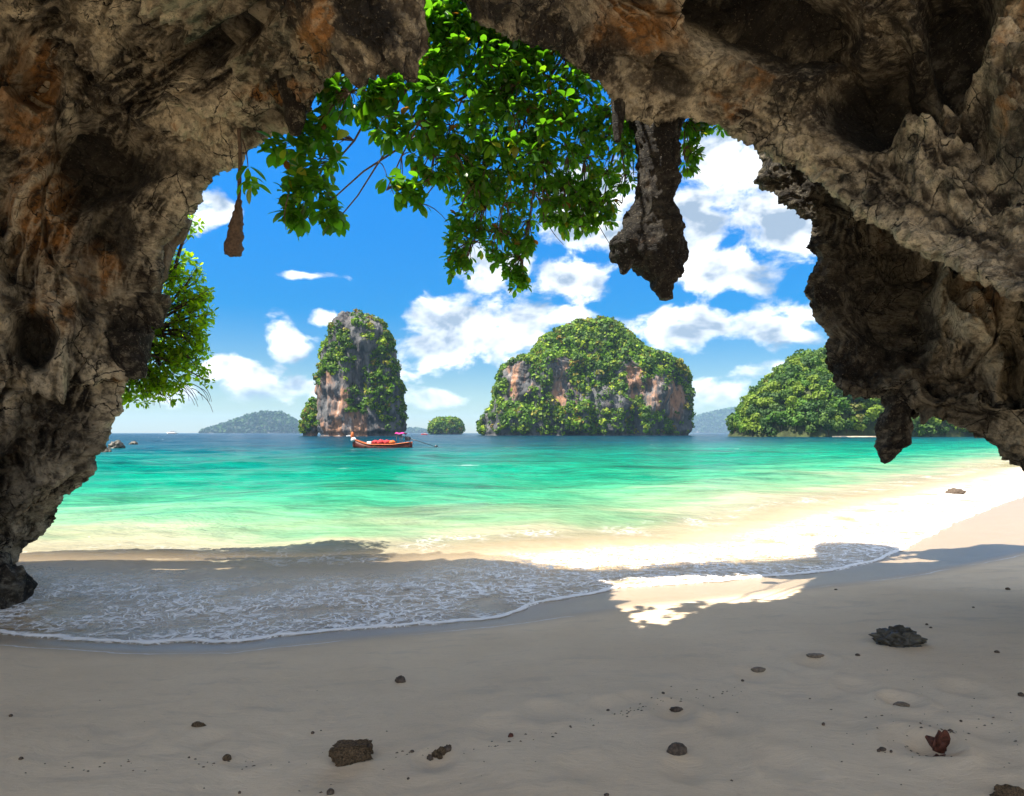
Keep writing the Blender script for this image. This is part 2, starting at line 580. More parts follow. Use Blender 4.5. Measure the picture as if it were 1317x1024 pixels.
def make_sand_material():
    m, t, o = material('beach sand')
    co = t.coord()
    wet = t.attr('wet')
    shore = t.attr('shore')
    nlow = t.noise(co, 0.7, 5, 0.6)
    st = t.v('MULTIPLY', t.v('ADD', co, t.v('SCALE', t.noise(co, 1.2, 3, 0.5, 0, 'Color'), 0.5)), (1.0, 3.0, 1.0))
    nst = t.noise(st, 1.6, 5, 0.65)
    grain = t.noise(co, 420, 3, 0.8)
    c = t.mix(t.ss(nlow, 0.3, 0.7), (0.69, 0.54, 0.365), (0.77, 0.615, 0.425))
    c = t.mix(t.ss(nst, 0.50, 0.72, 0, 0.45), c, (0.50, 0.41, 0.31))
    c = t.mix(t.ss(grain, 0.55, 0.72, 0, 0.35), c, (0.24, 0.19, 0.15))
    c = t.mix(t.ss(grain, 0.42, 0.3, 0, 0.3), c, (0.76, 0.68, 0.56))
    c = t.mix(t.m('MULTIPLY', wet, t.ss(shore, -0.8, 0.1, 0.08, 0.8)), c, (0.27, 0.195, 0.12))
    # thin line of dried foam along the upper swash mark
    edge = t.m('ABSOLUTE', t.m('ADD', t.attr('swash'), t.m('MULTIPLY', t.m('SUBTRACT', t.noise(co, 3.0, 5, 0.6), 0.5), 0.16)))
    foam = t.m('MULTIPLY', t.ss(edge, 0.016, 0.006), t.ss(t.noise(co, 1.1, 3), 0.44, 0.56))
    c = t.mix(t.m('MULTIPLY', foam, 0.75), c, (0.75, 0.75, 0.75))
    rough = t.m('SUBTRACT', 0.9, t.m('MULTIPLY', wet, 0.62))
    mid = t.noise(st, 14.0, 5, 0.7)
    c = t.mix(t.ss(mid, 0.5, 0.75, 0, 0.22), c, (0.40, 0.32, 0.23))
    b = t.bump(grain, 0.4, 0.004, t.bump(mid, 0.4, 0.02))
    p = principled(t, o, Base_Color=c, Roughness=rough, Normal=b)
    t.put(p.inputs['Specular IOR Level'], t.m('MULTIPLY_ADD', wet, 0.25, 0.12))
    return m
M_SAND = make_sand_material()
wetv = sstep(-s_wet, -0.25, 0.25)
obj('beach', new_mesh('beach', np.stack([X.ravel(), Y.ravel(), Z.ravel()], 1), grid_faces(*X.shape),
    {'wet': wetv, 'shore': s_sh, 'swash': s_wet}, M_SAND), kind='structure')

# ------------------------------------------------------------------ the sea
ys = np.concatenate([np.linspace(5.6, 11, 150)[:-1], 11 * (11000 / 11) ** (np.linspace(0, 1, 330) ** 1.0)])
X, Y = fan(ys, 620, 1.5, 1.25, 60)
x = X.ravel(); y = Y.ravel()
s = line_dist(SHORE, x, y)
p = np.stack([x, y, 0 * x], 1).astype(np.float32)
off = np.clip(-s, 0, None)
wz = np.zeros_like(x, dtype=np.float32)
dist = np.hypot(x, y)
for sc, amp, lim in ((0.055, 0.16, 900), (0.16, 0.09, 330), (0.5, 0.035, 120), (1.5, 0.014, 45), (4.0, 0.006, 22)):
    k = dist < lim
    q = p[k] * np.array([sc * 0.75, sc * 1.25, 1])
    q = q + 0.35 * np.stack([perlin(q * 0.7 + 2), perlin(q * 0.7 + 6), 0 * q[:, 0]], 1)
    r = 1 - np.abs(perlin(q + sc * 31)) * 2.4
    fade = sstep(dist[k], lim, lim * 0.6) * sstep(off[k], 0.15 / sc ** 0.5, 2.2 / sc ** 0.6)
    wz[k] += 1.35 * amp * r * fade
# small crests that roll in along the shore
crest = np.exp(-((off - 3.4 - 0.5 * perlin(p * 0.35)) / 0.55) ** 2) * (0.45 + 0.5 * perlin(p * 0.28 + 4)) * (dist < 60)
wz += 0.02 * np.clip(crest, 0, None)
# the thin swash sheet follows the sand and ends in a rolled edge
wig = np.zeros_like(x, dtype=np.float32)
k = (np.abs(s) < 2.5) & (dist < 60)
wig[k] = 0.10 * perlin(p[k] * 1.3) + 0.055 * perlin(p[k] * 3.7 + 3) + 0.03 * perlin(p[k] * 9)
s2 = s + wig
zs = np.zeros_like(x, dtype=np.float32)
zs[k] = sand_z(x[k], y[k])
film = 0.006 + 0.020 * np.exp(-((s2 + 0.045) / 0.035) ** 2) + 0.012 * sstep(-s2, 0.0, 0.5)
film = np.where(s2 > 0.0, film - 0.25 * np.clip(s2, 0, 1) - 0.03 * (s2 > 0.03), film)
bl = sstep(-s, 0.35, 1.2)
z = np.where(k, (zs + film) * (1 - bl) + (wz + 0.0) * bl, wz)
z = np.where(s > 0.6, -0.6, z)
z = np.where(k & (s2 > 0.05), np.minimum(z, zs - 0.02), z)

def make_water_material():
    m, t, o = material('sea water')
    co = t.coord()
    off = t.m('MULTIPLY', t.attr('shore'), -1.0)
    lg = t.m('DIVIDE', t.m('LOGARITHM', t.m('ADD', t.m('MAXIMUM', off, 0.0), 1.0), 10.0), 3.4)     # 0 at the shore, 1 at 2.5 km
    nz = t.noise(t.v('MULTIPLY', co, (0.55, 1.0, 1.0)), 0.10, 3, 0.6)
    nz2 = t.noise(t.v('MULTIPLY', co, (0.35, 1.0, 1.0)), 0.55, 4, 0.62)
    lg2 = t.m('ADD', lg, t.m('MULTIPLY', t.m('SUBTRACT', nz, 0.5), t.ss(lg, 0.1, 0.4, 0.05, 0.11)))
    lg2 = t.m('ADD', lg2, t.m('MULTIPLY', t.m('SUBTRACT', nz2, 0.5), 0.13))
    def L(s_): return math.log10(s_ + 1) / 3.4
    c = t.ramp(lg2, [(L(0), (0.50, 0.41, 0.29)), (L(2.2), (0.50, 0.43, 0.31)), (L(4.4), (0.38, 0.36, 0.24)), (L(6.3), (0.17, 0.285, 0.155)),
                     (L(10), (0.045, 0.245, 0.125)), (L(15.5), (0.002, 0.185, 0.10)), (L(30), (0.0, 0.140, 0.090)), (L(56), (0.0, 0.072, 0.074)),
                     (L(90), (0.0, 0.040, 0.062)), (L(250), (0.0, 0.026, 0.050)), (L(1500), (0.0, 0.022, 0.050))])
    rp = t.noise(t.v('MULTIPLY', co, (0.45, 1.5, 1)), 1.5, 5, 0.7, 0.5)
    rp2 = t.noise(t.v('MULTIPLY', co, (0.4, 1.3, 1)), 0.28, 5, 0.7, 0.5)
    k = t.m('ADD', t.m('MULTIPLY', t.m('SUBTRACT', rp, 0.5), 2.4), t.m('MULTIPLY', t.m('SUBTRACT', rp2, 0.5), 2.4))  # light and dark of the ripple facets put into the water colour
    k = t.m('MULTIPLY_ADD', k, t.ss(off, 2.0, 10.0, 0.1, 0.85), 1.0)
    patchy = t.ss(t.noise(t.v('MULTIPLY', co, (0.5, 1.0, 1)), 0.085, 4, 0.6), 0.52, 0.66)
    k = t.m('MULTIPLY', k, t.m('SUBTRACT', 1.0, t.m('MULTIPLY', patchy, t.ss(off, 7.0, 14.0, 0.0, 0.55))))
    c = t.v('SCALE', c, k)
    # foam lace in the swash and thin streaks further out
    w2 = t.v('ADD', co, t.v('SCALE', t.v('SUBTRACT', t.noise(co, 2.4, 2, 0.6, 0, 'Color'), (0.5, 0.5, 0.5)), 0.55))
    e1 = t.voro(t.v('MULTIPLY', w2, (1, 1, 0.2)), 7.0, 'DISTANCE_TO_EDGE')
    e2 = t.voro(t.v('MULTIPLY', t.v('ADD', w2, (3, 1, 0)), (1, 1, 0.2)), 17.0, 'DISTANCE_TO_EDGE')
    patch = t.noise(co, 1.1, 3, 0.6)
    l1 = t.ss(e1, t.m('MULTIPLY', patch, 0.30), 0.02)
    l2 = t.ss(e2, t.m('MULTIPLY', patch, 0.36), 0.02)
    lace = t.m('MAXIMUM', t.m('MULTIPLY', l1, 0.95), t.m('MULTIPLY', l2, 0.8))
    lace = t.m('MULTIPLY', lace, t.ss(patch, 0.26, 0.50))
    brk = t.noise(co, 9.0, 4, 0.75)
    lace = t.m('MULTIPLY', lace, t.ss(brk, 0.28, 0.50))
    lace = t.m('MAXIMUM', lace, t.m('MULTIPLY', t.ss(brk, 0.60, 0.68), t.ss(patch, 0.44, 0.6)))
    sh = t.attr('edge')
    zone = t.m('MULTIPLY', t.ss(off, 3.4, 1.6), t.ss(off, -0.1, 0.02))
    foam = t.m('MULTIPLY', lace, zone)
    edge = t.m('MULTIPLY', t.ss(t.m('ABSOLUTE', t.m('ADD', sh, 0.035)), 0.05, 0.02), 0.95)
    foam = t.m('MAXIMUM', foam, edge)
    band = t.ss(t.m('ABSOLUTE', t.m('SUBTRACT', off, t.m('MULTIPLY_ADD', nz2, 2.6, 2.6))), 0.75, 0.1)
    foam = t.m('MAXIMUM', foam, t.m('MULTIPLY', t.m('MULTIPLY', band, t.ss(patch, 0.46, 0.62)), t.m('MULTIPLY', l1, 0.55)))
    cap = t.m('MULTIPLY', t.ss(t.noise(t.v('MULTIPLY', co, (0.3, 1, 1)), 0.9, 4, 0.68), 0.70, 0.76), t.ss(off, 10, 40, 0, 0.8))
    foam = t.m('MAXIMUM', foam, cap)
    c = t.mix(foam, c, (0.95, 0.94, 0.92))
    # ripples
    r1 = t.noise(t.v('MULTIPLY', co, (0.6, 1.15, 1)), 3.0, 5, 0.66, 0.4)
    r2 = t.noise(t.v('MULTIPLY', co, (0.6, 1.15, 1)), 0.42, 5, 0.68, 0.3)
    h = t.m('ADD', t.m('MULTIPLY', r1, 0.10), t.m('MULTIPLY', r2, 0.75))
    nb = t.bump(t.m('ADD', t.m('MULTIPLY', foam, 0.02), h), t.ss(off, 0.0, 3.0, 0.25, 1.0), 0.6)
    p = t.node('ShaderNodeBsdfPrincipled')
    t.put(p.inputs['Base Color'], c)
    t.put(p.inputs['Roughness'], t.m('MULTIPLY_ADD', foam, 0.5, 0.2))
    p.inputs['IOR'].default_value = 1.33
    p.inputs['Specular IOR Level'].default_value = 0.02
    t.put(p.inputs['Normal'], nb)
    tr = t.node('ShaderNodeBsdfTransparent')
    tr.inputs[0].default_value = (0.96, 0.94, 0.88, 1)
    gl = t.node('ShaderNodeBsdfGlossy')
    gl.inputs['Roughness'].default_value = 0.08
    t.put(gl.inputs['Normal'], nb)
    fr = t.node('ShaderNodeFresnel')
    fr.inputs['IOR'].default_value = 1.33
    t.put(fr.inputs['Normal'], nb)
    m1 = t.node('ShaderNodeMixShader')
    t.put(m1.inputs[0], t.m('MINIMUM', t.m('MULTIPLY', fr.outputs[0], 0.35), 0.06)); t.l.new(tr.outputs[0], m1.inputs[1]); t.l.new(gl.outputs[0], m1.inputs[2])
    a = t.m('MAXIMUM', t.ss(off, 1.6, 6.2, 0.05, 1.0), foam)
    m2 = t.node('ShaderNodeMixShader')
    t.put(m2.inputs[0], a); t.l.new(m1.outputs[0], m2.inputs[1]); t.l.new(p.outputs[0], m2.inputs[2])
    t.l.new(m2.outputs[0], o.inputs['Surface'])
    return m
M_SEA = make_water_material()
obj('sea', new_mesh('sea', np.stack([x, y, z], 1), grid_faces(*X.shape), {'shore': s, 'edge': s2}, M_SEA), kind='structure')

# ------------------------------------------------------------------ the cave
def fold(U, V, w, fu, fv, seed, warp):
    """long wavy folds with sharp crests that run along the lip"""
    q = np.stack([U * fu, V * fv, 0 * U + seed], 1) + warp * np.stack([perlin(w * 0.55 + seed), perlin(w * 0.55 + seed + 30), 0 * U], 1)
    n = 1 - np.abs(perlin(q)) * 2.3
    return np.clip(n, -0.6, 1)

def flow_disp(P, U, V, seed, edge):
    """flowing limestone: long folds with sharp pale crests along the lip, hollows between, fine pitting. edge is 0 at the traced lip, 1 inside"""
    w = P + 0.35 * np.stack([perlin(P * 0.6 + seed), perlin(P * 0.6 + seed + 40), perlin(P * 0.6 + seed + 80)], 1)
    w2 = w + 0.10 * np.stack([perlin(P * 2.3 + seed), perlin(P * 2.3 + seed + 40), perlin(P * 2.3 + seed + 80)], 1)
    f1 = fold(U, V, w, 0.20, 0.85, seed + 1.3, 0.55)
    f2 = fold(U, V, w, 0.42, 1.9, seed + 7.7, 0.8)
    f3 = fold(U, V, w2, 0.95, 4.4, seed + 3.1, 1.2)
    f4 = fold(U, V, w2, 2.3, 10.0, seed + 5.9, 1.8)
    a1, b1 = worley(np.stack([U * 0.42, V * 0.8, 0 * U + seed], 1) + 0.5 * np.stack([perlin(w * 0.7 + 3), perlin(w * 0.7 + 9), 0 * U], 1))
    a2, b2 = worley(w2 * 2.1 + seed)
    a3, b3 = worley(w2 * 5.5 + seed)
    pm = sstep(perlin(w * 0.5 + 71), -0.3, 0.25)
    d = 0.42 * (f1 - 0.3) + (0.12 + 0.16 * pm) * (f2 - 0.3) + (0.08 + 0.12 * pm) * (f3 - 0.3) + 0.065 * (f4 - 0.3)
    d = d + 0.60 * (a1 ** 1.4 - 0.5) + 0.30 * (a2 ** 1.5 - 0.4) + 0.17 * (a3 ** 1.4 - 0.4) + 0.07 * (worley(w2 * 12.0)[0] - 0.4)
    cr = 1 - np.abs(perlin(np.stack([U * 0.5, V * 1.1, 0 * U + seed + 13], 1) + 0.6 * np.stack([perlin(w * 0.8 + 50), perlin(w * 0.8 + 60), 0 * U], 1))) * 2
    d = d - 0.22 * sstep(cr, 0.88, 0.98)
    fine = 0.05 * fbm(w2 * 7.0, 3, 0.6) + 0.045 * (ridged(w2 * 12.0, 3, 0.6) - 0.5) + 0.05 * (1 - edge) * perlin(w2 * 2.9)
    crest = np.maximum.reduce([sstep(f1, 0.72, 0.95), 0.9 * sstep(f2, 0.72, 0.95) * (0.4 + 0.6 * pm), 0.75 * sstep(f3, 0.66, 0.92) * (0.3 + 0.7 * pm), 0.45 * sstep(f4, 0.6, 0.9), 0.7 * sstep(b1 - a1, 0.10, 0.02)])
    crest = np.clip(crest * 1.15, 0, 1) * sstep(fbm(w * 0.9 + 21, 3), -0.5, 0.1)
    return d * (0.12 + 0.88 * edge) + fine, crest

def sheet(name, stations, nu, segs, seed, root, hollows=(), lip=1, shade_stain=None, mat=None, ochre=()):
    S = np.array([[np.asarray(q, float) for q in st] for st in stations])        # stations x control x 3
    nk, nc, _ = S.shape
    # spread the columns by length along the lip as seen
    lp = S[:, lip]; lx, ly = project(lp)
    seg = np.hypot(np.diff(lx), np.diff(ly)) + 4
    cum = np.concatenate([[0], np.cumsum(seg)])
    us = np.interp(np.linspace(0, cum[-1], nu), cum, np.arange(nk))
    i = np.clip(np.floor(us).astype(int), 0, nk - 2); t = (us - i)[:, None, None]
    rows = S[i] * (1 - t) + S[i + 1] * t
    # smooth everything but the lip row along u
    win = 41
    ker = np.hanning(win); ker /= ker.sum()
    for c in range(nc):
        if c == lip: continue
        for a in range(3):
            rows[:, c, a] = np.convolve(np.pad(rows[:, c, a], win // 2, 'edge'), ker, 'valid')
    vs_ = np.concatenate([np.linspace(k, k + 1, n, endpoint=False) for k, n in enumerate(segs)] + [[nc - 1]])
    nv = len(vs_)
    G = catmull(rows.transpose(1, 0, 2).reshape(nc, -1), vs_).reshape(nv, nu, 3).transpose(1, 0, 2)
    N = grid_normals(G)
    inner = (vs_ > lip + 0.2) & (vs_ < lip + 1.2)
    tocam = np.array([0, 0, CAMZ]) - G
    if (np.sum(N[:, inner] * tocam[:, inner], -1)).mean() < 0: N = -N
    # smooth normals for a calm macro displacement
    for _ in range(2):
        N = (np.roll(N, 4, 0) + N + np.roll(N, -4, 0)); N /= np.linalg.norm(N, axis=2, keepdims=True)
    Ulen = np.concatenate([[0], np.cumsum(np.linalg.norm(np.diff(G[:, np.argmin(abs(vs_ - lip - 0.6))], axis=0), axis=1))])
    Vlen = np.concatenate([np.zeros((nu, 1)), np.cumsum(np.linalg.norm(np.diff(G, axis=1), axis=2), 1)], 1)
    Vlen = Vlen - Vlen[:, [np.argmin(abs(vs_ - lip))]]
    P = G.reshape(-1, 3); Nf = N.reshape(-1, 3)
    U = np.repeat(Ulen[:, None], nv, 1).ravel(); Vv = Vlen.ravel()
    edge = sstep(np.abs(Vv), 0.0, 1.3)
    d, crest = flow_disp(P.astype(np.float32), U, Vv, seed, edge)
    px, py = project(P)
    front = P[:, 1] > 0.5
    wn = np.stack([px / 60, py / 60, 0 * px + seed], 1)
    wx = px + 20 * perlin(wn) + 5 * perlin(wn * 2.7); wy = py + 20 * perlin(wn + 50) + 5 * perlin(wn * 2.7 + 50)
    for (hx, hy, rx, ry, ang, dep) in hollows:
        ca, sa = math.cos(math.radians(ang)), math.sin(math.radians(ang))
        a = ((wx - hx) * ca + (wy - hy) * sa) / rx; b = (-(wx - hx) * sa + (wy - hy) * ca) / ry
        r = np.sqrt(a * a + b * b)
        f = np.where(front & (vs_[None, :].repeat(nu, 0).ravel() >= lip), 1, 0)
        d = d - f * dep * sstep(r, 1.2, 0.5) * edge
        if dep > 0.4: d = d + f * 0.10 * np.exp(-((r - 1.22) / 0.13) ** 2) * edge
    P = P + Nf * d[:, None]
    shade_stn = np.zeros(len(P), np.float32)
    for (hx, hy, rx, ry, ang, k) in (shade_stain or ()):
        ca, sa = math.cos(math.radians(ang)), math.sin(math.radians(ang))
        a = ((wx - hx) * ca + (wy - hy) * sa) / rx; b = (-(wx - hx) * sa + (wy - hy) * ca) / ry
        shade_stn = np.maximum(shade_stn, k * sstep(np.sqrt(a * a + b * b), 1.15, 0.75))
    och = np.zeros(len(P), np.float32)
    for (hx, hy, rx, ry) in ochre:
        och = np.maximum(och, sstep(np.hypot((wx - hx) / rx, (wy - hy) / ry), 1.2, 0.5))
    me = new_mesh(name, P, grid_faces(nu, nv), {'shade_stain': shade_stn, 'crest': crest, 'ochre': och}, mat or M_ROCK)
    return part(name, me, root)

cave = thing('cave_arch', 'weathered brown limestone cave arch framing the view of the bay', 'cave', (-6.0, 9.0, -0.3))

# lip of the opening: photo pixel, distance
A = [(-30, 775, 9.2), (0, 731, 9.6), (23, 701, 9.8), (56, 676, 10), (71, 645, 10),
     (114, 605, 10), (109, 584, 10), (127, 577, 10), (129, 554, 10), (140, 533, 10),
     (147, 503, 10), (157, 478, 10), (178, 485, 9.9), (183, 473, 9.9), (193, 422, 10),
     (195, 391, 10), (193, 365, 10), (200, 345, 10), (217, 297, 10), (234, 281, 10),
     (258, 254, 10), (260, 223, 10), (269, 215, 10), (289, 213, 9.9), (309, 195, 9.9),
     (324, 184, 9.8), (363, 166, 9.6), (384, 150, 9.0), (394, 113, 7.6), (414, 78, 6.4),
     (434, 74, 5.8), (457, 62, 5.6), (484, 62, 5.6), (512, 74, 5.6), (524, 70, 5.65),
     (531, 5, 5.8), (538, -70, 5.9), (592, -75, 6.1), (606, -25, 6.2), (625, 8, 6.3),
     (660, 20, 6.6), (718, 42, 7.2), (751, 74, 7.8), (774, 90, 8.3), (798, 113, 8.6),
     (813, 140, 8.8), (848, 149, 9.0), (887, 138, 9.0), (934, 146, 9.0), (989, 172, 8.9),
     (1060, 215, 8.5), (1110, 242, 8.0), (1150, 272, 7.5), (1220, 312, 6.9), (1317, 362, 6.1), (1520, 470, 4.9)]

def lip_scale(lx, ly):
    k = 0.9 + 0.1 * float(sstep(np.array(ly), 580.0, 720.0))
    if 394 < lx < 720 and ly < 100: k = 0.85
    return k

def stations(table, back, cz=3.6, lipk=lambda a, b: 1.0, out_k=4.6, dy=3.2):
    out = []
    for (lx, ly, ld) in table:
        if lx < 300 and 250 < ly < 660: lx = lx - 15
        if 230 < lx < 420 and ly <= 260: ly = ly - 14
        L = at(lx, ly, ld * lipk(lx, ly))
        n = np.array([L[0] - 0.2, 0, (L[2] - cz) * 1.2]); n /= np.linalg.norm(n)
        if n[2] < -0.2: n[2] = -0.2
        O = L + n * out_k + np.array([0, -dy, 0])
        E1 = L + n * 0.45 + np.array([0, 0.22, 0.1])
        E2 = L + n * 2.2 + np.array([0, -0.5, 0.4])
        mid = L + n * out_k * 0.46 + np.array([0, -dy * 0.42, 0])
        B = np.array([O[0] * 1.12, back, O[2] + 0.3])
        out.append([E2, E1, L, mid, O, B])
    return out

HOLA = [(135, 215, 72, 58, 0, 1.3), (285, 50, 75, 26, -30, 0.9), (45, 107, 32, 24, 0, 0.55), (45, 445, 30, 42, 10, 0.7), (160, 440, 24, 46, 0, 0.35),
        (148, 305, 30, 42, 0, 0.8), (207, 208, 30, 22, 0, 0.5), (10, 300, 20, 60, 0, 0.4), (85, 560, 30, 40, 20, 0.35), (20, 600, 26, 34, 0, 0.5), (70, 30, 45, 14, -10, 0.4),
        (990, 35, 112, 58, 12, 1.3), (1125, 140, 82, 62, 0, 1.5), (1230, 60, 48, 85, 0, 1.2), (862, 98, 36, 26, 10, 0.5), (785, 55, 14, 24, 30, 0.3), (1120, 245, 20, 14, 0, 0.3),
        (475, 22, 46, 40, 0, 0.55), (930, 175, 26, 8, 20, 0.2), (1230, 290, 80, 9, 28, 0.35), (1180, 255, 70, 8, 28, 0.3), (350, 140, 60, 12, 5, 0.3), (180, 130, 80, 9, -12, 0.3),
        (1205, 225, 85, 34, 28, -0.45), (1325, 150, 60, 260, 0, -0.7), (1140, 40, 40, 60, 10, -0.35), (1195, 95, 44, 28, 25, -0.35), (390, 40, 40, 26, -40, -0.3), (230, 130, 120, 16, 5, -0.25)]
SHADE_STAIN_A = [(475, 20, 50, 45, 0, 0.97), (985, 30, 105, 50, 12, 0.97), (1130, 140, 75, 60, 0, 0.97), (1235, 55, 45, 80, 0, 0.91), (135, 220, 65, 52, 0, 0.91), (150, 305, 26, 40, 0, 0.78), (285, 50, 70, 24, -30, 0.91), (165, 440, 26, 48, 0, 0.91), (45, 445, 30, 40, 10, 0.91), (205, 210, 28, 20, 0, 0.65), (862, 98, 32, 22, 10, 0.78), (20, 600, 40, 60, 0, 0.45), (1225, 290, 80, 10, 28, 0.65), (90, 560, 40, 60, 0, 0.39), (250, 215, 30, 14, 20, 0.6), (640, 10, 40, 22, 0, 0.7), (360, 150, 40, 14, -10, 0.5), (110, 330, 20, 60, 0, 0.6), (60, 520, 30, 30, 0, 0.6), (1120, 250, 18, 14, 0, 0.8), (780, 60, 16, 26, 30, 0.6), (1310, 260, 20, 30, 0, 0.5)]  # near-black patches: hollow shade put into the colour, plus some dark rock
sheet('rock_vault', stations(A, 0.3, lipk=lip_scale), 1650, [8, 14, 235, 60, 16], 3.0, cave, HOLA, lip=2, shade_stain=SHADE_STAIN_A, ochre=[(28, 120, 44, 75), (55, 270, 55, 85), (120, 345, 36, 34), (60, 400, 30, 40), (830, 35, 75, 36), (400, 40, 24, 60), (350, 115, 60, 14), (1306, 120, 18, 50), (150, 500, 16, 60)])

# the farther wall behind the right-hand ridge, with its ragged hanging edge
Bt = [(975, 120, 9.4), (992, 176, 9.3), (984, 230, 9.2), (1006, 240, 9.1), (1046, 282, 8.9), (1056, 283, 8.9),
      (1050, 316, 8.8), (1056, 330, 8.8), (1043, 370, 8.8), (1056, 416, 8.7), (1075, 436, 8.6), (1070, 456, 8.6),
      (1086, 506, 8.5), (1100, 499, 8.4), (1116, 496, 8.3), (1128, 508, 8.2), (1150, 516, 8.1), (1173, 513, 8.0),
      (1216, 529, 7.8), (1249, 546, 7.6), (1282, 566, 7.4), (1317, 594, 7.2), (1370, 660, 7.0), (1420, 800, 6.8)]
HOLB = [(1140, 370, 60, 110, 0, 1.2), (1180, 330, 45, 40, 0, 0.6), (1262, 400, 40, 75, 8, -0.7), (1300, 470, 14, 40, 0, 0.5), (1100, 330, 10, 60, 5, -0.25), (1290, 520, 40, 20, 30, 0.3)]
SHADE_B = [(1130, 390, 85, 150, -8, 0.66), (1215, 520, 90, 22, 20, 0.6), (1015, 225, 75, 85, 0, 0.65), (1075, 330, 45, 110, 0, 0.65), (1090, 480, 60, 60, 0, 0.6)]  # shade of the recessed wall put into the rock colour
sheet('side_wall', stations(Bt, 3.0, 4.5, out_k=4.2, dy=2.6), 620, [8, 12, 130, 40, 16], 31.0, cave, HOLB, lip=2, shade_stain=SHADE_B, ochre=[(1255, 400, 30, 50), (1130, 300, 12, 20)])

def stalactite(name, axis, n=64, m=110, seed=1.0, shade_stain=0.8, amp=1.0, near=0.91):
    """axis: list of (px, py, distance, half width px, depth ratio) from top to tip"""
    C_ = []
    for (px, py, d, hw, k) in axis:
        d = d * near
        c = at(px, py, d); C_.append([*c, hw / F * d, hw / F * d * k])
    C_ = np.array(C_)
    ts = np.linspace(0, len(C_) - 1, m)
    R = np.array([np.interp(ts, np.arange(len(C_)), C_[:, q]) for q in range(5)]).T
    th = np.linspace(0, 2 * math.pi, n, endpoint=False)
    G = np.zeros((n, m, 3))
    for a in range(n):
        G[a, :, 0] = R[:, 0] + R[:, 3] * math.cos(th[a])
        G[a, :, 1] = R[:, 1] + R[:, 4] * math.sin(th[a])
        G[a, :, 2] = R[:, 2]
    N = grid_normals(G, True)
    c = np.stack([R[:, 0], R[:, 1], R[:, 2]], 1)[None]
    if np.sum((G - c) * N) < 0: N = -N
    P = G.reshape(-1, 3); w = P + 0.1 * np.stack([perlin(P * 3), perlin(P * 3 + 9), perlin(P * 3 + 20)], 1)
    a1, _ = worley(w * 3.2 + seed); a2, _ = worley(w * 8 + seed)
    d = 0.14 * (0.55 - a1) + 0.06 * (0.5 - a2) + 0.05 * (ridged(w * np.array([7, 7, 1.3]), 3) - 0.5) + 0.02 * fbm(w * 14, 2)
    taper = np.repeat(np.clip(R[:, 3] / 0.15, 0.25, 1)[None], n, 0).ravel()
    P = P + N.reshape(-1, 3) * (d * taper * amp)[:, None]
    P = np.concatenate([P, [[R[-1, 0], R[-1, 1], R[-1, 2] - R[-1, 3] * 0.5]]])
    Fq = grid_faces(n, m, True)
    tip = len(P) - 1
    cap = np.array([[a * m + m - 1, ((a + 1) % n) * m + m - 1, tip, tip] for a in range(n)])
    me = bpy.data.meshes.new(name)
    me.from_pydata(P.tolist(), [], Fq.tolist() + [f[:3].tolist() for f in cap])
    me.update()
    me.polygons.foreach_set('use_smooth', np.ones(len(me.polygons), bool))
    me.attributes.new('shade_stain', 'FLOAT', 'POINT').data.foreach_set('value', np.full(len(P), shade_stain, np.float32))
    me.materials.append(M_ROCK)
    return part(name, me, cave)

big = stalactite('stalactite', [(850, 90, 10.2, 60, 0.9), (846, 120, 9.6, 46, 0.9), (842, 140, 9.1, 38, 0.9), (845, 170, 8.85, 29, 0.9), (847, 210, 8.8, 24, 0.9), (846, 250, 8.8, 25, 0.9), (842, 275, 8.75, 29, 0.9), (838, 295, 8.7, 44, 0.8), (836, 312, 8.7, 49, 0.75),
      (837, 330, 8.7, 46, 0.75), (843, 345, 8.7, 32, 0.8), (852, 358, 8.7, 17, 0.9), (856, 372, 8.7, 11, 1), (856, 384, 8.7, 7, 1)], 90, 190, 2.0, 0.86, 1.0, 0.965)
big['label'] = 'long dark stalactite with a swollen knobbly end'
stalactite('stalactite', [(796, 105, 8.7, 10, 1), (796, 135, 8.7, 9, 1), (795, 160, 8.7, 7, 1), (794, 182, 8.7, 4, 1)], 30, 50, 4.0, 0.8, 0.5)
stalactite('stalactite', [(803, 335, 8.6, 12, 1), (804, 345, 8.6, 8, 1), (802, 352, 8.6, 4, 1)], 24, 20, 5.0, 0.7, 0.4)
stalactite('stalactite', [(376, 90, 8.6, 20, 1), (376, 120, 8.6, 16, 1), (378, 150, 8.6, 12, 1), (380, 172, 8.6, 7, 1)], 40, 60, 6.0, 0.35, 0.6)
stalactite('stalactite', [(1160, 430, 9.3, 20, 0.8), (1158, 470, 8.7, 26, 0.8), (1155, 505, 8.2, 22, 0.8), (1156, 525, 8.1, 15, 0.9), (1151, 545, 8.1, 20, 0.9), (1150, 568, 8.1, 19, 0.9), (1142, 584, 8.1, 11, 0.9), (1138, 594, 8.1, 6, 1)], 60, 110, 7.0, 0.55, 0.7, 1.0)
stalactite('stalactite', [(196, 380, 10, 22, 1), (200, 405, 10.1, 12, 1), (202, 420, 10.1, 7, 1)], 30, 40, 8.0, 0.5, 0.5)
stalactite('stalactite', [(165, 430, 9.8, 26, 1), (168, 460, 9.8, 20, 1), (172, 484, 9.8, 10, 1)], 40, 50, 9.0, 0.6, 0.6)

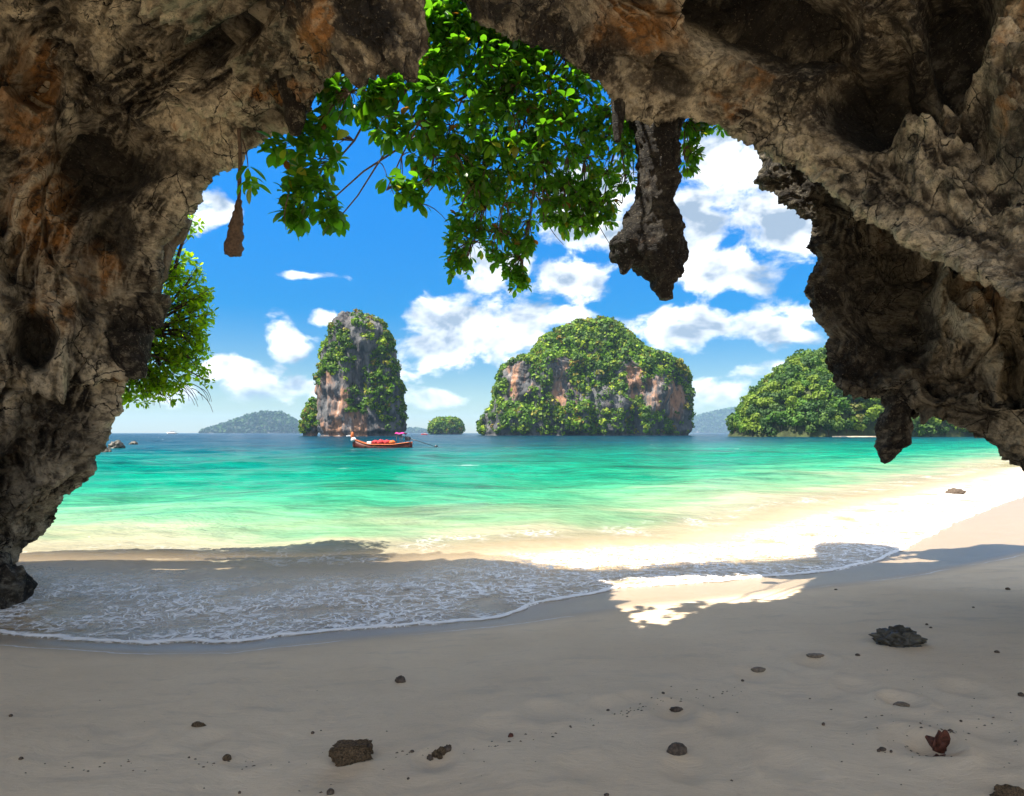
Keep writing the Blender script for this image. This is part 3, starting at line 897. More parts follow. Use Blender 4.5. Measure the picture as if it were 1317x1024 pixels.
# foot boulder of the left wall, standing in the swash
def blob_mesh(name, size, seed, mat, sub=4, rough=0.3, scale=1.6, shade_stain=0.0, flat=0.0):
    import bmesh
    bm = bmesh.new()
    bmesh.ops.create_icosphere(bm, subdivisions=sub, radius=1.0)
    me = bpy.data.meshes.new(name)
    bm.to_mesh(me); bm.free()
    co = np.zeros(len(me.vertices) * 3, np.float32); me.vertices.foreach_get('co', co)
    P = co.reshape(-1, 3)
    a, b = worley(P * scale + seed)
    d = rough * (b - a - 0.25) + rough * 0.7 * fbm(P * scale * 1.3 + seed, 4, 0.55)
    P = P * (1 + d)[:, None]
    if flat: P[:, 2] = np.where(P[:, 2] < -flat, -flat, P[:, 2])
    P = P * np.asarray(size, np.float32)
    me.vertices.foreach_set('co', P.astype(np.float32).ravel())
    me.polygons.foreach_set('use_smooth', np.ones(len(me.polygons), bool))
    me.attributes.new('shade_stain', 'FLOAT', 'POINT').data.foreach_set('value', np.full(len(P), shade_stain, np.float32))
    me.materials.append(mat)
    me.update()
    return me

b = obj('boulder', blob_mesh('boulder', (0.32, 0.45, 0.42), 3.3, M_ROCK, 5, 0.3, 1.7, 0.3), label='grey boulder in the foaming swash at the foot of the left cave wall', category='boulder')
b.location = (-6.05, 7.75, 0.12)

# sunlit outer cliff beyond the left wall
ocl = thing('cliff', 'pale sunlit cliff face showing past the edge of the dark cave wall', 'cliff', (-7.2, 9.7, -0.3))
ax = [(170, 262, 10.01, 10), (188, 272, 9.84, 30), (200, 285, 9.74, 46), (180, 340, 9.74, 40), (150, 390, 9.74, 45), (100, 460, 9.74, 60), (50, 530, 9.84, 65), (20, 565, 10.01, 75), (-20, 620, 10.01, 80), (-80, 700, 10.01, 90)]
C_ = np.array([[*at(px, py, d), hw / F * d] for px, py, d, hw in ax])
ts = np.linspace(0, len(C_) - 1, 150)
R = np.array([np.interp(ts, np.arange(len(C_)), C_[:, q]) for q in range(4)]).T
th = np.linspace(0, 2 * math.pi, 120, endpoint=False)
G = np.stack([R[None, :, 0] + (R[None, :, 3]) * np.cos(th)[:, None] - 0.0, R[None, :, 1] + 0.45 * R[None, :, 3] * np.sin(th)[:, None], np.repeat(R[None, :, 2], 120, 0)], -1)
N = -grid_normals(G, True)
if np.sum((G - R[None, :, :3]) * N) < 0: N = -N
P = G.reshape(-1, 3)
w = P + 0.3 * np.stack([perlin(P), perlin(P + 9), perlin(P + 20)], 1)
d = 0.16 * (ridged(w * np.array([1.6, 1.6, 0.7]), 4) - 0.5) + 0.1 * (0.5 - worley(w * 1.6)[0])
P = P + N.reshape(-1, 3) * d[:, None]
part('rock_face', new_mesh('rock_face', P, grid_faces(120, 150, True), {'shade_stain': np.zeros(len(P))}, M_CLIFF), ocl)

# ------------------------------------------------------------------ islands
def tufts(C, Rr, K, cols, up=0.35, quad=0.42, flat=0.85):
    """leaf clumps: K small tilted quads on the shell of every tuft"""
    n = len(C)
    D = rng.normal(size=(n, K, 3)); D[..., 2] += up
    D /= np.linalg.norm(D, axis=2, keepdims=True)
    r = Rr[:, None, None] * rng.uniform(0.72, 1.08, (n, K, 1))
    pos = C[:, None] + D * r * np.array([1, 1, flat])
    nn = D + 0.55 * rng.normal(size=D.shape); nn /= np.linalg.norm(nn, axis=2, keepdims=True)
    a = np.cross(nn, rng.normal(size=D.shape)); a /= np.linalg.norm(a, axis=2, keepdims=True) + 1e-9
    b = np.cross(nn, a)
    s_ = Rr[:, None, None] * quad * rng.uniform(0.6, 1.25, (n, K, 1))
    q = np.stack([pos + a * s_, pos + b * s_ * 0.8, pos - a * s_ * 0.9, pos - b * s_ * 0.8], 2)
    V = q.reshape(-1, 3)
    Fq = np.arange(len(V)).reshape(-1, 4)
    cj = cols[:, None, :] * rng.uniform(0.7, 1.35, (n, K, 1))
    Cc = np.repeat(cj[:, :, None, :], 4, 2).reshape(-1, 3)
    return V, Fq, Cc

GREENS = np.array([(0.045, 0.105, 0.014), (0.075, 0.17, 0.012), (0.12, 0.22, 0.014), (0.18, 0.26, 0.016), (0.035, 0.08, 0.018), (0.15, 0.15, 0.025), (0.085, 0.15, 0.02), (0.16, 0.12, 0.03)])
def greens(n, w=None):
    w = np.array(w or [4.5, 4, 3.2, 2.6, 5, 1.2, 3, 0.6]); w = w / w.sum()
    return GREENS[rng.choice(len(GREENS), n, p=w)] * rng.uniform(0.8, 1.2, (n, 1))

def island(name, label, D, prof, depth_k, bare, n_tufts, rad, seed, nt=220, nl=130, sq=2.6, flute=2.0, lobes=5.0, cat='island', thresh=-0.25, K=26, baregain=1.0, inset=0.0):
    prof = np.array(prof, float)                   # rows: photo y, left x, right x
    prof[:, 1] += inset; prof[:, 2] -= inset * 0.8; prof[1:, 0] += inset * 1.2 * np.linspace(0, 1, len(prof) - 1)   # room for the bushes outside the rock
    mid_ = (prof[:, 1] + prof[:, 2]) / 2; hw_ = np.maximum((prof[:, 2] - prof[:, 1]) / 2, np.linspace(9.0, 4.0, len(prof)) if inset else 0.5)
    prof[:, 1] = mid_ - hw_; prof[:, 2] = mid_ + hw_
    sc = D / F
    xl = (prof[:, 1] - CX) * sc; xr = (prof[:, 2] - CX) * sc
    zz = CAMZ + (HZ - prof[:, 0]) * sc
    zz[0] = -2.0
    ts = np.linspace(0, len(prof) - 1, nl)
    k = np.arange(len(prof))
    XL = np.interp(ts, k, xl); XR = np.interp(ts, k, xr); ZZ = np.interp(ts, k, zz)
    hw = (XR - XL) / 2; xc = (XR + XL) / 2
    hwmax = hw.max()
    th = np.linspace(0, 2 * math.pi, nt, endpoint=False)
    ct, st = np.cos(th), np.sin(th)
    r = (np.abs(ct) ** sq + np.abs(st) ** sq) ** (-1 / sq)
    yc = D
    dep = depth_k * (0.45 * hw + 0.55 * hwmax * (hw / hwmax) ** 0.6)
    G = np.stack([xc[None] + hw[None] * (r * ct)[:, None], yc + dep[None] * (r * st)[:, None], np.repeat(ZZ[None], nt, 0)], -1)
    N = grid_normals(G, True)
    if np.sum((G - np.stack([xc, 0 * xc + yc, ZZ], 1)[None]) * N) < 0: N = -N
    P = G.reshape(-1, 3); Nf = N.reshape(-1, 3)
    Pm = P / 10.0
    side = np.clip(-Nf[:, 1], 0, 1)
    d = lobes * side * fbm(np.stack([Pm[:, 0] * 0.55, Pm[:, 1] * 0.3, Pm[:, 2] * 0.3], 1) + seed, 3)
    d = d + flute * (ridged(np.stack([P[:, 0] * 0.16, P[:, 1] * 0.16, P[:, 2] * 0.035], 1) + seed, 4, 0.55) - 0.55)
    d = d + 0.6 * flute * fbm(P * 0.12 + seed, 4, 0.55)
    d = d * np.clip((P[:, 2] + 4) / 8, 0.4, 1)
    # sea notch undercut at the waterline
    d = d - 1.6 * np.exp(-((P[:, 2] - 1.0) / 1.6) ** 2)
    P = P + Nf * d[:, None]
    px, py = project(P)
    bv = np.zeros(len(P), np.float32); wv = bv.copy()
    for (bx, by, rx, ry, kk) in bare:
        q = np.sqrt(((px - bx) / rx) ** 2 + ((py - by) / ry) ** 2) + 0.35 * perlin(np.stack([px / 9, py / 14, 0 * px + seed], 1))
        f_ = abs(kk) * sstep(q, 1.15, 0.8)
        bv = np.maximum(bv, f_)
        if kk > 0: wv = np.maximum(wv, f_)
    root = thing(name, label, cat, (float(xc[0]), float(yc), 0.0))
    top = len(P)
    P2 = np.concatenate([P, [[xc[-1], yc, ZZ[-1] + 0.5]]])
    Fq = grid_faces(nt, nl, True).tolist() + [[a * nl + nl - 1, ((a + 1) % nt) * nl + nl - 1, top] for a in range(nt)]
    me = new_mesh('rock', P2, Fq, {'bare': np.append(np.maximum(wv, 0.05 * baregain), 0)}, M_ISLE)
    part('rock', me, root)
    # vegetation hugging every ledge but the bare cliff faces
    A4 = P.reshape(nt, nl, 3)
    i = rng.integers(0, nt, n_tufts * 6); j = rng.integers(1, nl, n_tufts * 6)
    Nn = grid_normals(A4, True); Nn = Nn if np.sum(Nn * N) > 0 else -Nn
    # equalise by area
    ar = (np.linalg.norm(np.roll(A4, -1, 0) - A4, axis=2) * np.linalg.norm(np.gradient(A4, axis=1), axis=2))
    keep = rng.random(len(i)) < (ar[i, j] / np.quantile(ar, 0.9))
    keep &= (Nn[i, j, 1] < 0.25)
    pp = A4[i, j]; nn = Nn[i, j]
    veg = perlin(pp * np.array([0.10, 0.10, 0.07]) + seed + 5) + 0.5 * perlin(pp * 0.3 + seed) + 0.35 * nn[:, 2]
    keep &= (veg > thresh) & (rng.random(len(i)) > bv.reshape(nt, nl)[i, j] * 1.06) & (pp[:, 2] > 2.2)
    idx = np.nonzero(keep)[0][:n_tufts]
    pp = pp[idx]; nn = nn[idx]
    rr = rng.uniform(rad[0], rad[1], len(idx)) * np.clip(0.75 + 0.5 * nn[:, 2], 0.6, 1.2)
    V, Fq, Cc = tufts(pp + nn * rr[:, None] * 0.05, rr, K, greens(len(idx)) * (np.array([1.6, 1.42, 0.9]) if D < 2000 else np.array([0.3, 0.42, 1.3])), up=0.3)  # far islands: distance haze put into the leaf colour, darker and bluer
    part('shrub_cover', new_mesh('shrub_cover', V, Fq, {'tint': Cc}, M_FAR, smooth=False), root, kind='stuff')
    return root

TOWER = [(561, 404, 524), (552, 404, 526), (540, 405, 525), (520, 405, 524), (500, 402, 523), (480, 402, 517), (460, 406, 513), (440, 412, 510), (425, 417, 505), (412, 421, 498), (403, 425, 487), (397, 429, 474), (394, 434, 466), (393, 444, 456)]
island('rock_tower', 'tall steep limestone tower island with orange cliffs rising behind the longtail boat', 400, TOWER, 0.8,
       [(424, 520, 24, 44, 1), (455, 548, 34, 22, 1), (478, 545, 12, 18, 1), (438, 405, 20, 14, -0.95), (462, 412, 24, 20, -0.8), (466, 470, 12, 45, -0.75), (500, 550, 26, 10, -0.9), (495, 470, 10, 16, -0.6), (450, 478, 10, 16, -0.5)], 2000, (0.9, 2.6), 2.0, flute=2.6, lobes=4.5, thresh=-0.02, inset=8.0)
SIDE = [(561, 387, 410), (552, 387, 412), (540, 389, 412), (528, 393, 412), (520, 398, 411), (515, 402, 409)]
island('rock_hump', 'low bushy rock hump leaning against the foot of the limestone tower', 396, SIDE, 0.6, [(408, 556, 14, 8, 1)], 160, (1.2, 2.6), 6.0, nt=80, nl=40, flute=1.0, lobes=1.0)
BIG = [(561, 611, 888), (550, 612, 888), (535, 617, 888), (520, 626, 887), (500, 632, 886), (486, 635, 884), (476, 639, 880), (469, 644, 874), (464, 653, 866), (459, 671, 854), (447, 681, 836), (437, 689, 822), (428, 699, 812), (420, 714, 803), (413, 730, 794), (409, 746, 786), (407, 764, 778)]
island('limestone_island', 'broad domed limestone island covered with green forest and streaked cliffs', 500, BIG, 0.55,
       [(668, 488, 18, 26, 1), (722, 492, 13, 32, 1), (735, 508, 14, 14, 0.8), (815, 490, 13, 24, 0.95), (840, 505, 14, 24, 1), (866, 515, 18, 26, 0.95), (722, 470, 15, 14, -0.9), (780, 512, 24, 18, -0.8), (632, 540, 12, 30, -0.8), (878, 545, 14, 16, -0.9), (852, 480, 12, 18, -0.6)], 4200, (1.2, 3.2), 9.0, nt=300, nl=150, sq=3.0, flute=3.2, lobes=9.0, thresh=-0.40, inset=7.0)
TINY = [(559, 553, 595), (552, 553, 595), (546, 555, 594), (542, 560, 590), (540, 566, 584)]
island('islet', 'tiny round wooded islet on the horizon between the two limestone islands', 950, TINY, 0.6, [], 420, (2.0, 4.5), 3.0, nt=80, nl=40, flute=1.5, lobes=3, thresh=-2, K=26)
FARL = [(558, 262, 392), (555, 275, 388), (551, 287, 385), (547, 297, 383), (544, 306, 377), (540, 318, 372), (536, 328, 365), (533.5, 338, 356)]
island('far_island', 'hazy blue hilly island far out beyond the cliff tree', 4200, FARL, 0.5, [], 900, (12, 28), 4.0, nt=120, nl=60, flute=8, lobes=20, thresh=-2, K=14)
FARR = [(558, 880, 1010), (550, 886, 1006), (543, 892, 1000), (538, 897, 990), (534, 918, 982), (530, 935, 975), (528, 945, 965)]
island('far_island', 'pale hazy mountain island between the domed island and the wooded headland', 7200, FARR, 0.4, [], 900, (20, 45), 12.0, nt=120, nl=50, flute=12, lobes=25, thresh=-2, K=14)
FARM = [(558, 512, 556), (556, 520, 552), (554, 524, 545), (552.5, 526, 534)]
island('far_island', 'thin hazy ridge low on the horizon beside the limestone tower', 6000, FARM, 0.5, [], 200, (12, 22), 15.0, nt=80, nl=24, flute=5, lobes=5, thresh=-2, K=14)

# wooded headland on the right
M_FLOOR = flat_material('forest floor', (0.035, 0.045, 0.014), 0.9, 0.5, 0.2, 0.5)
hd = thing('headland', 'rounded headland slope below the forest on the far side of the beach', 'headland', (175, 370, 0))
HX0, HY0 = 165.0, 372.0
def head_h(x, y):
    """hill height: a steep nose at its left end and a long ridge running off to the right"""
    nose = np.clip((x - 117) / 42.0, 0, 1)
    ridge = 41.0 * nose ** 0.6 * (1 - 0.35 * sstep(x, 175, 250))
    yc = 345 + 0.25 * (x - 100)
    wid = 48 * np.clip((x - 115) / 30.0, 0.03, 1) ** 0.5
    q = np.clip(1 - ((y - yc) / wid) ** 2, 0, 1)
    return ridge * q ** 0.62
gx, gy = np.meshgrid(np.linspace(112, 420, 170), np.linspace(285, 480, 110), indexing='ij')
gz = head_h(gx, gy) - 0.7 + 0.9 * perlin(np.stack([gx.ravel() * 0.1, gy.ravel() * 0.1, 0 * gx.ravel()], 1)).reshape(gx.shape) * (head_h(gx, gy) > 1)
part('slope', new_mesh('slope', np.stack([gx.ravel(), gy.ravel(), gz.ravel()], 1), grid_faces(*gx.shape), None, M_FLOOR), hd)
TREES = []
for v in range(7):
    K = 6
    cc = rng.normal(size=(K, 3)) * np.array([0.36, 0.36, 0.25]) + np.array([0, 0, 0.95]); rr = rng.uniform(0.45, 0.7, K); cc[0] = (0, 0, 0.8)
    V, Fq, Cc = tufts(cc, rr, 46, np.repeat(greens(1, [2, 4, 5, 4, 1.5, 1.3, 4, 0.5]), K, 0) * rng.uniform(0.85, 1.15, (K, 1)), up=0.35, quad=0.30)
    tv, tf = tube([(0, 0, -0.9), (0.03, 0, 0), (0, 0.02, 1.2)], [0.10, 0.08, 0.05], 5)
    tv = np.array(tv)
    q4 = np.array([f for f in tf if len(f) == 4])
    me = new_mesh('tree', np.concatenate([V, tv]), np.concatenate([Fq, q4 + len(V)]), {'tint': np.concatenate([Cc, np.tile([0.06, 0.045, 0.03], (len(tv), 1))])}, M_FAR, smooth=False)
    TREES.append(me)
cand = []
tries = 0
while len(cand) < 900 and tries < 60000:
    tries += 1
    tx = random.uniform(116, 262); ty = random.uniform(290, 420)
    h = float(head_h(np.array([tx]), np.array([ty]))[0])
    if h < 0.8: continue
    yc = 345 + 0.25 * (tx - 100)
    if ty > yc + 12: continue
    r = random.uniform(2.6, 5.0)
    if any((tx - a) ** 2 + (ty - b_) ** 2 + 0.6 * (h - hh) ** 2 < (0.5 * (r + c)) ** 2 for a, b_, hh, c in cand): continue
    cand.append((tx, ty, h, r))
cand.sort(key=lambda c: c[1] / c[3])
for k, (tx, ty, h, r) in enumerate(cand[:300]):
    o = obj('forest_tree', random.choice(TREES), None, label='round crowned green tree in the forest on the headland', category='tree', group='trees on the wooded headland')
    o.location = (tx, ty, h + 0.1 * r - 0.6); o.scale = (r, r, r * random.uniform(0.8, 1.15)); o.rotation_euler[2] = random.uniform(0, 6.28)
rest = np.array(cand[300:])
if len(rest):
    V, Fq, Cc = tufts(np.stack([rest[:, 0], rest[:, 1], rest[:, 2] + rest[:, 3] * 0.6], 1), rest[:, 3], 90, greens(len(rest)), quad=0.3)
    obj('forest', new_mesh('forest', V, Fq, {'tint': Cc}, M_FAR, smooth=False), None, kind='stuff', label='forest canopy filling the back of the wooded headland', category='forest')
# shore strip of pale sand under the headland
sv = []
for k in range(40):
    xx = 148 + k * 0.8
    yy = 345 + 0.25 * (xx - 100) - 48 - 0.5
    w_ = 3.2 * math.sin(math.pi * k / 39) ** 0.6 + 0.02
    sv += [(xx, yy - w_, 0.05), (xx, yy - w_ * 0.3, 0.55), (xx, yy + 4, 1.1)]
obj('beach', new_mesh('far_beach', sv, grid_faces(40, 3), {'wet': np.zeros(120), 'shore': np.ones(120), 'swash': np.ones(120)}, M_SAND), kind='structure')

# ------------------------------------------------------------------ leaves
def leaf_mesh(name, mat, L=1.0, w=0.5, fold=0.18, droop=0.3, rows=5):
    V = []; Fc = []
    for k in range(rows + 1):
        t = k / rows
        wd = w * 0.5 * (math.sin(math.pi * min(1, t ** 1.35 * 0.96 + 0.02)) ** 0.75) * (1 if k < rows else 0.15)
        z = -droop * t * t
        V += [(-wd, t * L, z + fold * wd), (0, t * L, z), (wd, t * L, z + fold * wd)]
    for k in range(rows):
        a = 3 * k
        Fc += [[a, a + 1, a + 4, a + 3], [a + 1, a + 2, a + 5, a + 4]]
    return np.array(V, np.float32), np.array(Fc)

LEAF_V, LEAF_F = leaf_mesh('leaf', M_LEAF)
LEAF_V2, LEAF_F2 = leaf_mesh('leaf', M_LEAF, 1.0, 0.55, 0.1, 0.18, 3)
LEAF_ME = [new_mesh('leaf', *leaf_mesh('leaf', M_LEAF, 1.0, w_, f_, d_, 5), None, M_LEAF) for w_, f_, d_ in ((0.5, 0.18, 0.3), (0.56, 0.3, 0.18), (0.46, 0.05, 0.45))]

def rosette(center, axis, n, size, spread=1.0):
    """matrices of n leaves round a twig end"""
    axis = Vector(axis).normalized()
    q = axis.to_track_quat('Z', 'Y')
    out = []
    a0 = random.uniform(0, 6.28)
    for k in range(n):
        a = a0 + k * 2.4 + random.uniform(-0.2, 0.2)
        tilt = random.uniform(0.05, 0.75) * spread
        d = q @ Vector((math.cos(a) * math.cos(tilt), math.sin(a) * math.cos(tilt), math.sin(tilt)))
        d.z -= 0.25; d.normalize()
        upv = (Vector((0, 0, 1)) + Vector((random.gauss(0, .35), random.gauss(0, .35), 0))).normalized()
        x_ = d.cross(upv)
        if x_.length < 0.05: x_ = d.cross(Vector((1, 0, 0)))
        x_.normalize(); z_ = x_.cross(d)
        s_ = size * random.uniform(0.65, 1.15)
        M = Matrix((x_, d, z_)).transposed().to_4x4()
        M = Matrix.Translation(Vector(center) + d * 0.03) @ M @ Matrix.Scale(s_, 4)
        out.append(M)
    return out

def bake_leaves(mats, V, Fq, cols):
    Ms = np.array([np.array(m)[:3] for m in mats])
    P = np.einsum('nij,vj->nvi', Ms[:, :, :3], V) + Ms[:, None, :, 3]
    n, v = P.shape[:2]
    Fs = (Fq[None] + (np.arange(n) * v)[:, None, None]).reshape(-1, Fq.shape[1])
    return P.reshape(-1, 3), Fs, np.repeat(cols[:, None], v, 1).reshape(-1, 3)

def bez(p0, p1, p2, n=12):
    t = np.linspace(0, 1, n)[:, None]
    return (1 - t) ** 2 * p0 + 2 * t * (1 - t) * p1 + t * t * p2

# broad-leaved tree hanging over the cave mouth; its trunk stands on the rock above
tree = thing('overhanging_tree', 'leafy tree hanging broad green leaves into the top of the cave mouth', 'tree', (3.2, 9.4, 7.4))
trunk_pts = bez(np.array([3.2, 9.4, 6.9]), np.array([2.2, 9.2, 8.6]), np.array([0.2, 8.8, 9.3]), 12)
tv, tf = tube(trunk_pts, np.linspace(0.16, 0.08, 12), 9)
part('trunk', new_mesh('trunk', tv, tf, None, M_BARK), tree)
TIPS = [((665, 370), 8.4), ((592, 350), 8.2), ((400, 285), 7.2), ((430, 288), 7.0), ((378, 288), 7.4), ((497, 245), 6.9), ((540, 262), 7.0), ((640, 300), 8.2), ((700, 292), 8.8), ((752, 296), 9.0), ((800, 262), 9.2),
        ((885, 225), 10.2), ((928, 158), 10.4), ((560, 200), 7.4), ((690, 200), 8.2), ((610, 240), 7.8), ((450, 120), 6.9), ((500, 150), 7.0), ((780, 180), 9.0), ((730, 240), 8.6), ((660, 150), 7.8), ((585, 120), 7.4), ((720, 110), 8.2), ((770, 290), 9.3), ((815, 225), 9.4), ((640, 90), 7.8), ((545, -65), 5.4), ((615, -60), 5.7), ((560, -40), 5.5), ((450, -140), 5.2), ((380, -150), 5.0), ((520, -170), 5.2)]
branches = []
for (tp, d) in TIPS:
    if d > 6.5: d = 8.1 + 0.3 * (d - 7.0)
    e = at(tp[0], tp[1], d)
    st_i = random.uniform(0.45, 1.0)
    s0 = trunk_pts[int(st_i * 11)]
    mid = (s0 + e) / 2 + np.array([random.uniform(-0.3, 0.3), random.uniform(-0.2, 0.2), 0.9 + random.uniform(-0.2, 0.5)])
    mid[2] = max(mid[2], e[2] + 0.5)
    pts = bez(s0, mid, e, 16)
    pts[1:-1] += rng.normal(size=(14, 3)) * 0.03
    branches.append(pts)
    tv, tf = tube(pts, np.linspace(0.035, 0.007, 16), 6)
    part('branch', new_mesh('branch', tv, tf, None, M_BARK), tree)
allb = np.concatenate(branches)
# clumps: photo ellipse (cx, cy, rx, ry), count, distance range
CL = [(600, 80, 75, 70, 40, 7.0, 8.2), (690, 90, 80, 75, 46, 7.4, 8.8), (640, 170, 75, 60, 44, 7.2, 8.6), (720, 180, 80, 60, 44, 8.0, 9.2), (770, 210, 45, 70, 34, 8.6, 9.6), (610, 235, 42, 30, 22, 7.8, 8.4),
      (690, 255, 90, 32, 40, 8.2, 9.2), (745, 275, 50, 24, 20, 8.8, 9.4), (600, 300, 26, 30, 14, 8.0, 8.4), (592, 338, 14, 18, 6, 8.1, 8.3), (655, 310, 30, 30, 16, 8.2, 8.6), (664, 352, 14, 22, 8, 8.3, 8.5),
      (460, 105, 48, 36, 20, 6.8, 7.4), (520, 130, 50, 50, 26, 6.9, 7.5), (420, 130, 26, 40, 11, 6.9, 7.3), (412, 190, 26, 34, 10, 7.0, 7.3), (395, 240, 28, 32, 13, 7.0, 7.4), (385, 275, 14, 14, 5, 7.1, 7.3), (425, 280, 14, 14, 4, 7.0, 7.1),
      (365, 188, 18, 10, 4, 7.3, 7.5), (505, 235, 18, 16, 4, 6.9, 7.0), (540, 248, 14, 18, 4, 7.0, 7.1), (560, 190, 30, 40, 16, 7.2, 7.6), (890, 180, 16, 40, 12, 10.0, 10.5), (915, 158, 26, 8, 6, 10.2, 10.5), (795, 110, 24, 40, 14, 9.0, 9.8),
      (810, 160, 20, 40, 12, 9.3, 9.9), (560, 40, 30, 40, 18, 7.0, 7.8), (540, -70, 60, 45, 14, 5.1, 5.7), (620, -60, 50, 40, 10, 5.4, 6.0), (450, -150, 110, 60, 22, 4.6, 5.8), (560, -125, 60, 50, 10, 4.8, 5.8), (600, 10, 60, 40, 26, 7.0, 8.0), (680, 30, 60, 40, 22, 7.4, 8.4)]  # clumps above the frame: unseen, added to dapple the sun patch
mats = []; twigs = []
for (cx_, cy_, rx, ry, n, d0, d1) in CL:
    for _ in range(int(n * (1.9 if cx_ < 560 else 3.2))):
        a = random.uniform(0, 6.28); q = random.uniform(0, 1) ** 0.5
        d = random.uniform(d0, d1)
        if d > 6.5: d = 8.1 + 0.3 * (d - 7.0)
        c = at(cx_ + rx * q * math.cos(a), cy_ + ry * q * math.sin(a), d)
        j = np.argmin(((allb - c) ** 2).sum(1) + 1.5 * (allb[:, 2] < c[2] - 0.05))
        b0 = allb[j]
        if np.linalg.norm(b0 - c) > 0.06:
            twigs.append(tube(bez(b0, (b0 + c) / 2 + np.array([0, 0, 0.12]), c, 5), np.linspace(0.008, 0.004, 5), 4))
        ax_ = (c - b0); ax_ = ax_ / (np.linalg.norm(ax_) + 1e-6) + np.array([0, 0, 0.15])
        small = 0.85 if cx_ < 560 else (0.66 if cy_ < 200 and cx_ < 700 else 0.5)
        mats += rosette(c, ax_, random.randint(6, 9), random.uniform(0.19, 0.27) * small)
for k in range(0, len(twigs), 60):
    V, Fc = join(twigs[k:k + 60])
    part('twig', new_mesh('twig', V, Fc, None, M_BARK), tree, kind='stuff')
mats.sort(key=lambda m: m.translation.y / m.to_scale().x)
for m in mats[:300]:
    o = bpy.data.objects.new('leaf', random.choice(LEAF_ME)); col.objects.link(o)
    o.parent = tree; o.matrix_parent_inverse = Matrix.Translation(-tree.location)
    o.matrix_basis = m
r_ = mats[300:]
LG = np.array([(0.05, 0.15, 0.012), (0.08, 0.22, 0.018), (0.07, 0.19, 0.016), (0.15, 0.30, 0.018), (0.24, 0.24, 0.03), (0.2, 0.08, 0.02)])
cols = LG[rng.choice(6, len(r_), p=[0.28, 0.32, 0.22, 0.14, 0.03, 0.01])] * rng.uniform(0.8, 1.2, (len(r_), 1))
V, Fq, Cc = bake_leaves(r_, LEAF_V, LEAF_F, cols)
part('foliage', new_mesh('foliage', V, Fq, {'tint': Cc}, M_LEAFS), tree, kind='stuff')
vine = []
for pp_, d in (([(371, 250), (366, 275), (368, 296)], 7.2), ([(700, 280), (712, 300), (725, 315)], 9.0), ([(770, 290), (783, 312), (795, 330)], 9.2), ([(748, 285), (760, 305)], 9.0)):
    pts = [at(*q, d) for q in pp_]
    tv, tf = tube(catmull(pts, np.linspace(0, len(pts) - 1, 9)), np.linspace(0.007, 0.003, 9), 4)
    part('bare_twig', new_mesh('bare_twig', tv, tf, None, M_BARK), tree)

# root with a matted clump on its end, hanging by itself
root_o = thing('hanging_root', 'thin root hanging from the cave lip with a dark matted clump at its end', 'root', at(309, 170, 8.75))
rp = catmull([at(307, 165, 8.75), at(309, 200, 8.75), at(308, 230, 8.75), at(307, 262, 8.75)], np.linspace(0, 3, 20))
tv, tf = tube(rp, 0.022 + 0.006 * np.abs(np.sin(np.arange(20) * 1.3)), 7)
part('root_strand', new_mesh('root_strand', tv, tf, None, M_BARK), root_o)
cp = np.array([at(307, 258, 8.75), at(306, 272, 8.75), at(304, 290, 8.75), at(302, 306, 8.75), at(300, 318, 8.75), at(300, 327, 8.75), at(300, 330, 8.75)])
cpts = catmull(cp, np.linspace(0, 6, 40)); crad = np.interp(np.linspace(0, 6, 40), range(7), [0.03, 0.055, 0.085, 0.10, 0.115, 0.10, 0.03])
tv, tf = tube(cpts, crad, 22)
tv = np.array(tv); tv = tv + 0.022 * np.stack([fbm(tv * 16, 3), fbm(tv * 16 + 9, 3), fbm(tv * 16 + 30, 3)], 1)
part('matted_clump', new_mesh('matted_clump', tv, tf, None, M_BARK), root_o)

sprig = thing('leafy_sprig', 'small leafy sprig growing from the rock right beside the hanging root', 'plant', at(316, 195, 8.65))
tv, tf = tube(bez(at(312, 180, 8.75), at(318, 195, 8.65), at(319, 215, 8.65), 8), np.linspace(0.012, 0.006, 8), 5)
part('stem', new_mesh('stem', tv, tf, None, M_BARK), sprig)
for c in ((319, 214), (323, 226), (316, 232), (325, 236)):
    for m in rosette(at(*c, 8.65), (0.2, 0, -0.5), 5, 0.2):
        o = bpy.data.objects.new('leaf', random.choice(LEAF_ME)); col.objects.link(o)
        o.parent = sprig; o.matrix_parent_inverse = Matrix.Translation(-sprig.location); o.matrix_basis = m

# bright tree on the outer cliff at the left
ct = thing('cliff_tree', 'bright green small-leaved tree leaning out from the cliff past the left cave wall', 'tree', at(120, 455, 9.6))
tk = bez(at(120, 455, 9.6), at(160, 440, 9.9), at(205, 430, 10.1), 10)
tv, tf = tube(tk, np.linspace(0.11, 0.04, 10), 8)
part('trunk', new_mesh('trunk', tv, tf, None, M_BARK), ct)
TC = [(235, 375, 30, 45, 60), (225, 420, 40, 40, 80), (205, 470, 48, 34, 110), (178, 495, 34, 26, 60), (225, 345, 16, 24, 24), (250, 400, 20, 35, 34), (245, 430, 22, 24, 26), (150, 512, 18, 12, 16), (215, 500, 28, 14, 24), (262, 382, 9, 9, 5), (240, 460, 22, 20, 20), (247, 285, 11, 11, 9), (240, 300, 10, 12, 5), (262, 450, 10, 12, 6), (266, 490, 8, 6, 4), (270, 405, 8, 8, 4), (268, 378, 7, 7, 4), (255, 475, 12, 10, 7)]
mats = []; tw = []
limbs = []
